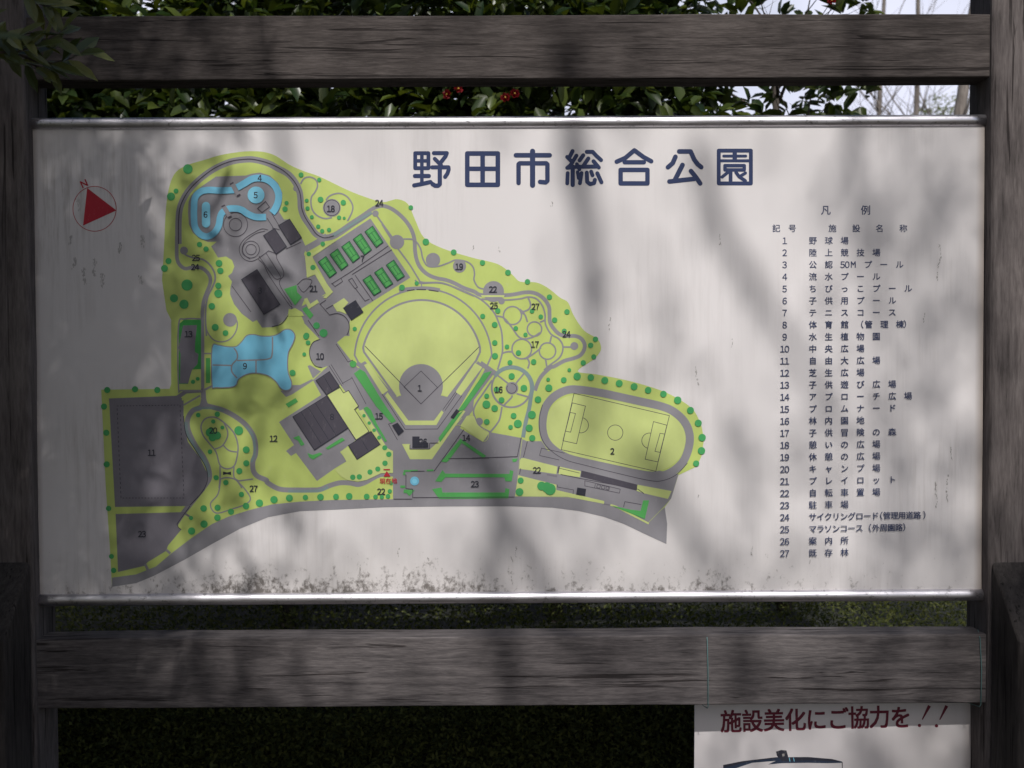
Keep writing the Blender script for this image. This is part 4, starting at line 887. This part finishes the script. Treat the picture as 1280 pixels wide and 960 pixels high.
for x in [i*.3-2.1 for i in range(15)]:
    for k_ in range(3):
        p = Vector((x+rnd.uniform(-.1, .1), .99, -.05)); core.tube([p, p+Vector((rnd.uniform(-.15, .15), rnd.uniform(.1, .4), .25)), p+Vector((rnd.uniform(-.25, .25), rnd.uniform(.1, .6), .40))], [.012, .008, .003], 5)
core.build('stem', M_TWIG, hg, True)
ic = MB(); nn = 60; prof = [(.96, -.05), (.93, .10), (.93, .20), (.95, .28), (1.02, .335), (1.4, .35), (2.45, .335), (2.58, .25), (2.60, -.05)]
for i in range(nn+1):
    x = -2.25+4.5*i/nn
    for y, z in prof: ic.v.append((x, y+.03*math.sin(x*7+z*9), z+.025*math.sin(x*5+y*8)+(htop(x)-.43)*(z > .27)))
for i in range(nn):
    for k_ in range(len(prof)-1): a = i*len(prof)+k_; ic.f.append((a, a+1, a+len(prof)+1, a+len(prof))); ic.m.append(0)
ic.build('dark_filler', M_HEDGE_IN, hg)  # added opaque filler behind the leaves, shade put into its dark colour

# bare trees in the distance on the right
def bare_tree(px, y, rad, h_, lean, seed, label, limbs=9):
    rnd = random.Random(seed); b0 = at(px, 130, y); root = thing('bare_tree', (b0.x, y, 0), label, 'tree', 'bare trees beyond the sign')
    mb = MB(); pts_ = []; rr = []
    for i in range(9):
        u = i/8; pts_.append(Vector((b0.x+lean*(u*h_-b0.z)*1.0+rnd.uniform(-.03, .03)*h_*.1, y+rnd.uniform(-.05, .05), u*h_-.1))); rr.append(rad*(1.15-u*.75))
    mb.tube(pts_, rr, 10); mb.build('trunk', M_BARK, root, True)
    cb = MB()
    for k_ in range(limbs):
        u = rnd.uniform(.25, 1); p = pts_[min(8, int(u*8))]; d = Vector((rnd.uniform(-.8, .8), rnd.uniform(-.6, .6), rnd.uniform(.7, 1.5))).normalized(); l_ = h_*rnd.uniform(.14, .28)
        q1 = p+d*l_*.5; q2 = q1+(d+Vector((rnd.uniform(-.3, .3), 0, .3))).normalized()*l_*.5; r1 = rad*.32*(1.1-u*.7)
        q1 += Vector((rnd.uniform(-.12, .12), 0, rnd.uniform(-.05, .12)))*l_; cb.tube([p, p.lerp(q1, .5)+Vector((0, 0, -.03*l_)), q1, q2], [r1, r1*.8, r1*.55, r1*.15], 6)
        for s_ in range(8):
            st = q1.lerp(q2, rnd.random()**1.5); d2 = (d*.6+Vector((rnd.uniform(-1, 1), rnd.uniform(-.6, .6), rnd.uniform(-.1, .9)))).normalized(); l2 = l_*rnd.uniform(.2, .5)
            cb.tube([st, st+d2*l2*.6, st+d2*l2+Vector((0, 0, l2*.15))], [r1*.28, r1*.16, r1*.05], 4)
    cb.build('branches', M_BARK, root, True)
bare_tree(1146, 11.0, 0.055, 7.5, -0.01, 21, 'thin bare tree trunk against the sky left of the thicker leaning trunk', 7)
bare_tree(1196, 8.0, 0.085, 7.0, 0.17, 22, 'thicker leaning tree trunk against the sky beside the right post')
bare_tree(1100, 14.0, 0.06, 9.0, 0.03, 23, 'distant bare tree whose twigs show above the top rail', 22)
rnd = random.Random(31); c0 = at(1177, 138, 14); yg = thing('evergreen_tree', (c0.x, 14, 0), 'distant yellow green treetop between the two bare trunks at the right', 'tree')
mb = MB(); branchy(mb, rnd, (c0.x, 14, -.1), (c0.x, 14, c0.z), .07, 16, .8); mb.build('trunk', M_BARK, yg, True)
mb = MB()
for i in range(3600):
    p, o = inside(rnd, (c0.x+.05, 14, c0.z-.75), (.75, .6, 1.05))
    if math.sin(p.x*9)+math.sin(p.z*8+1) < -.7: continue
    d = Vector((rnd.gauss(0, 1), rnd.gauss(0, 1), rnd.gauss(.2, .8))).normalized(); mb.leaf(p, d, Vector((rnd.gauss(0, .5), -.3, 1)), .07, .035)
mb.build('crown', M_YELLOWGREEN, yg)

# ================================================================== trees that shade the sign
XS = [-200, -60, 40, 160, 225, 260, 360, 460, 560, 660, 740, 820, 900, 1000, 1060, 1100, 1200, 1262, 1480]
YS = [-60, 60, 180, 250, 330, 410, 490, 570, 640, 700, 740, 840, 930, 1050, 1300]
TT = [[0.02,0.02,0.02,0.12,0.2,0.3,0.55,0.8,0.8,0.75,0.6,0.8,0.85,0.75,0.62,0.55,0.5,0.85,0.8],
 [0.02,0.02,0.02,0.12,0.22,0.35,0.68,0.85,0.85,0.8,0.55,0.85,0.85,0.8,0.66,0.58,0.52,0.9,0.8],
 [0.02,0.02,0.04,0.08,0.31,0.5,0.85,0.97,0.97,0.97,0.7,0.95,0.95,0.88,0.66,0.43,0.23,0.9,0.8],
 [0.02,0.02,0.03,0.04,0.21,0.52,0.92,1.0,1.0,1.0,0.66,0.92,0.92,0.8,0.56,0.32,0.19,0.9,0.8],
 [0.02,0.02,0.02,0.02,0.11,0.32,0.75,0.9,1.0,1.0,0.72,0.82,0.9,0.82,0.56,0.34,0.19,0.9,0.8],
 [0.02,0.02,0.02,0.02,0.09,0.24,0.6,0.82,0.92,0.95,0.78,0.75,0.85,0.82,0.6,0.41,0.2,0.85,0.8],
 [0.02,0.02,0.02,0.02,0.09,0.18,0.5,0.72,0.72,0.9,0.82,0.75,0.8,0.74,0.62,0.45,0.21,0.85,0.7],
 [0.02,0.02,0.02,0.03,0.13,0.26,0.58,0.65,0.66,0.76,0.88,0.88,0.75,0.7,0.6,0.41,0.2,0.75,0.6],
 [0.02,0.02,0.03,0.06,0.23,0.42,0.72,0.82,0.78,0.55,0.75,0.61,0.68,0.68,0.5,0.36,0.18,0.5,0.3],
 [0.02,0.02,0.03,0.08,0.26,0.58,0.78,0.9,0.88,0.6,0.82,0.64,0.64,0.7,0.5,0.36,0.15,0.15,0.1],
 [0.02,0.02,0.03,0.08,0.24,0.5,0.8,0.9,0.9,0.65,0.8,0.61,0.59,0.6,0.48,0.34,0.13,0.08,0.06],
 [0.02,0.02,0.02,0.04,0.12,0.3,0.7,0.85,0.85,0.75,0.72,0.65,0.6,0.55,0.48,0.4,0.28,0.05,0.05],
 [0.02,0.02,0.02,0.02,0.06,0.12,0.16,0.18,0.18,0.18,0.2,0.28,0.34,0.22,0.12,0.14,0.3,0.05,0.05],
 [0.02,0.02,0.02,0.02,0.04,0.06,0.08,0.08,0.08,0.08,0.08,0.12,0.2,0.2,0.2,0.2,0.2,0.05,0.05],
 [0.02,0.02,0.02,0.02,0.04,0.06,0.08,0.08,0.08,0.08,0.08,0.08,0.08,0.08,0.08,0.08,0.08,0.05,0.05]]
def tgrid(px, py):
    i = max(0, min(len(XS)-2, sum(1 for x in XS[1:] if x <= px))); j = max(0, min(len(YS)-2, sum(1 for y in YS[1:] if y <= py)))
    u = max(0, min(1, (px-XS[i])/(XS[i+1]-XS[i]))); v = max(0, min(1, (py-YS[j])/(YS[j+1]-YS[j])))
    return (TT[j][i]*(1-u)+TT[j][i+1]*u)*(1-v)+(TT[j+1][i]*(1-u)+TT[j+1][i+1]*u)*v
def in_view(p, m_=25):
    q_ = to_px(p); return q_ is not None and -m_ < q_[0] < 1280+m_ and -m_ < q_[1] < 960+m_
def nearest(ends, p): return min(ends, key=lambda e: (e-p).length)
NEAR_GAIN = 0.85
def shade_crown(side, dmin, dmax, L0, W0, gauss, seed, clump, mb, twig, limbs):
    rnd = random.Random(seed); m2 = 0.00195*0.00195; cell = 40
    a_leaf = L0*W0*0.62*0.62
    for px in range(XS[0], XS[-1], cell):
        for py in range(YS[0], YS[-1], cell):
            tt = tgrid(px+cell/2, py+cell/2); share = max(0, min(1, (430-px)/160))*.6
            share = share if side == 'near' else 1-share
            tt = tt*tt*8 if tt < .1 else tt; want = -math.log(max(.006, tt))*share*(cell*cell*m2)/a_leaf*math.sin(R(47))*(1.35*NEAR_GAIN if side == 'near' else 0.95)
            nn = int(want/clump)+(1 if rnd.random() < (want/clump) % 1 else 0)
            for _ in range(nn):
                g = at(px+rnd.random()*cell, py+rnd.random()*cell, 0); p = g+SUN*rnd.uniform(dmin, dmax)
                d0 = Vector((rnd.gauss(0, 1), rnd.gauss(0, 1), rnd.gauss(-.1, .5))).normalized()
                if in_view(p, 60): continue
                q0 = to_px(g)
                if math.hypot((q0[0]-180)/14, (q0[1]-264)/14) < 1: continue
                if clump > 1: twig.tube([p-d0*L0*1.4, p+d0*L0*.6], [.0022, .0012], 3, 0, False)
                for k_ in range(clump):
                    q_ = p+d0*L0*rnd.uniform(-1.0, .6); d = (d0+Vector((rnd.gauss(0, .6), rnd.gauss(0, .6), rnd.gauss(0, .5)))).normalized()
                    L1 = L0*rnd.uniform(.7, 1.2); mb.leaf(q_, d, Vector((rnd.gauss(0, .6), rnd.gauss(0, .6), 1)), L1, L1*W0/L0, .15, .15)
# near tree on the left
lt = thing('evergreen_tree', (-2.35, -1.9, 0), 'evergreen tree with narrow leaves whose twig hangs into the upper left corner', 'tree')
mb = MB(); tw = MB(); rnd = random.Random(41)
ends = branchy(tw, rnd, (-2.35, -1.9, -.1), (-2.2, -1.75, 3.9), .085, 12, 1.1, 9)
tw.tube([(-2.25, -1.8, 3.0), (-2.0, -1.5, 3.5), (-1.75, -1.35, 3.8)], [.035, .025, .012], 7)
tw.tube([(-2.3, -1.85, 2.4), (-2.05, -1.45, 2.85), (-1.8, -1.3, 3.1)], [.03, .02, .01], 7)
shade_crown('near', 3.8, 6.4, .075, .026, .0, 42, 2, mb, tw, ends)
NEAR_GAIN = 0.16
shade_crown('near', 2.1, 2.8, .075, .020, .0, 43, 5, mb, tw, ends)
NEAR_GAIN = 1.0
for i in range(2600):
    p, o = inside(rnd, (-2.2, -1.7, 3.4), (1.3, 1.2, 1.1))
    if in_view(p, 80): continue
    g = p-SUN*(p.y/SUN.y)
    q_ = to_px(g)
    if q_ and q_[0] > 60 and q_[1] < 1100: continue
    d = Vector((rnd.gauss(0, 1), rnd.gauss(0, 1), rnd.gauss(-.1, .5))).normalized(); L1 = rnd.uniform(.06, .09); mb.leaf(p, d, Vector((rnd.gauss(0, .6), rnd.gauss(0, .6), 1)), L1, L1*.27, .15, .15)
for i in range(7000):  # unseen leaves added to keep sky light off the left post
    p, o = inside(rnd, (-1.95, -.65, 1.5), (.75, .80, 1.6))
    q_ = to_px(p)
    if q_ and q_[0] > -18: continue
    d = Vector((rnd.gauss(0, 1), rnd.gauss(0, 1), rnd.gauss(-.1, .5))).normalized(); L1 = rnd.uniform(.06, .09); mb.leaf(p, d, Vector((rnd.gauss(0, .6), rnd.gauss(0, .6), 1)), L1, L1*.27, .15, .15)
for i in range(6000):  # more unseen leaves, added front left to cut sky light on that post
    p, o = inside(rnd, (-1.75, -1.75, 1.6), (.75, .75, 1.6)); q_ = to_px(p)
    if q_ and q_[0] > -18: continue
    if q_ is None and p.x > -1.1: continue
    d = Vector((rnd.gauss(0, 1), rnd.gauss(0, 1), rnd.gauss(-.1, .5))).normalized(); L1 = rnd.uniform(.06, .09); mb.leaf(p, d, Vector((rnd.gauss(0, .6), rnd.gauss(0, .6), 1)), L1, L1*.27, .15, .15)
# the twig that hangs in front of the frame
def sprig(base_px, tip_px, y0, y1, nleaf, seed, L0):
    rnd = random.Random(seed); a = at(*base_px, y0); b_ = at(*tip_px, y1); pts_ = [a.lerp(b_, u)+Vector((0, 0, -.03*math.sin(u*3.1))) for u in (0, .25, .5, .75, 1)]
    tw.tube(pts_, [.0035, .003, .0024, .0018, .001], 5)
    for k_ in range(nleaf):
        u = (k_/nleaf)**.8; p = a.lerp(b_, u)+Vector((0, 0, -.03*math.sin(u*3.1))); ax = (b_-a).normalized()
        an = k_*2.4; side = ax.orthogonal().normalized(); w = ax.cross(side); d = (ax*rnd.uniform(.55, 1.0)+(side*math.cos(an)+w*math.sin(an))*.75).normalized()
        L1 = L0*rnd.uniform(.75, 1.15); mb.leaf(p, d, Vector((rnd.gauss(0, .4), -1, .6)), L1, L1*.36, .2, rnd.uniform(-.1, .2))
sprig((20, 66), (112, 58), -.34, -.30, 11, 51, .078)
sprig((-40, 60), (84, 34), -.42, -.36, 15, 52, .075)
sprig((-30, 30), (75, 85), -.36, -.28, 14, 53, .070)
sprig((10, -40), (72, 6), -.40, -.36, 14, 54, .075)
sprig((-60, 10), (40, 40), -.42, -.40, 14, 55, .075)
tw.tube([(-2.25, -1.8, 3.2), (-2.0, -1.1, 2.95), at(-60, -120, -.6), at(-40, 20, -.42)], [.03, .018, .009, .004], 6)
tw.build('trunk', M_TWIG, lt, True); mb.build('crown', M_LANCE, lt)
# taller tree behind the viewer
bt = thing('broadleaf_tree', (2.6, -9.2, 0), 'tall broadleaf tree behind the viewer casting dappled shade on the sign', 'tree')
mb = MB(); tw = MB(); rnd = random.Random(61)
tw.tube([(2.6, -9.2, -.2), (2.55, -9.1, 2.4), (2.4, -8.8, 4.8), (1.9, -8.3, 6.3), (1.2, -7.8, 7.2), (.4, -7.2, 7.4)], [.26, .22, .18, .13, .09, .05], 12)
tw.tube([(2.4, -8.8, 4.8), (3.0, -8.3, 6.4), (3.3, -7.6, 7.2), (3.4, -6.8, 7.4)], [.13, .09, .06, .03], 9)
tw.tube([(1.9, -8.3, 6.3), (.6, -7.9, 7.0), (-.7, -7.6, 7.3), (-1.6, -7.4, 7.5)], [.09, .06, .04, .02], 8)
def limb_shadow(pxs, d, r0):
    tw.tube([at(x, y, 0)+SUN*(d+i*.25) for i, (x, y) in enumerate(pxs)], [r0*(1-.12*i) for i in range(len(pxs))], 8)
limb_shadow([(700, 60), (722, 200), (738, 320), (745, 440), (742, 560)], 8.8, .034)
limb_shadow([(870, 180), (900, 290), (960, 390), (1010, 470), (1050, 560)], 9.2, .026)
limb_shadow([(585, 540), (630, 640), (680, 730), (720, 830)], 8.4, .036)
limb_shadow([(640, 900), (630, 760), (615, 660)], 9.0, .026)
limb_shadow([(1068, 20), (1062, 160), (1075, 300), (1110, 420)], 9.0, .024)
limb_shadow([(330, 60), (352, 190), (385, 320), (430, 440)], 8.2, .016)
limb_shadow([(780, 560), (850, 640), (900, 740), (930, 860)], 9.4, .022)
shade_crown('far', 8.5, 12.0, .070, .036, .0, 62, 1, mb, tw, [])
for i in range(11000):
    p, o = inside(rnd, (.4, -8.0, 10.2), (5.5, 3.5, 2.8))
    g = p-SUN*(p.y/SUN.y); q_ = to_px(g)
    if q_ and -120 < q_[0] < 1400 and -60 < q_[1] < 1000: continue
    d = Vector((rnd.gauss(0, 1), rnd.gauss(0, 1), rnd.gauss(-.1, .5))).normalized(); L1 = rnd.uniform(.09, .15); mb.leaf(p, d, Vector((rnd.gauss(0, .6), rnd.gauss(0, .6), 1)), L1, L1*.5, .15, .15)
tw.build('trunk', M_BARK, bt, True); mb.build('crown', M_BROAD, bt)
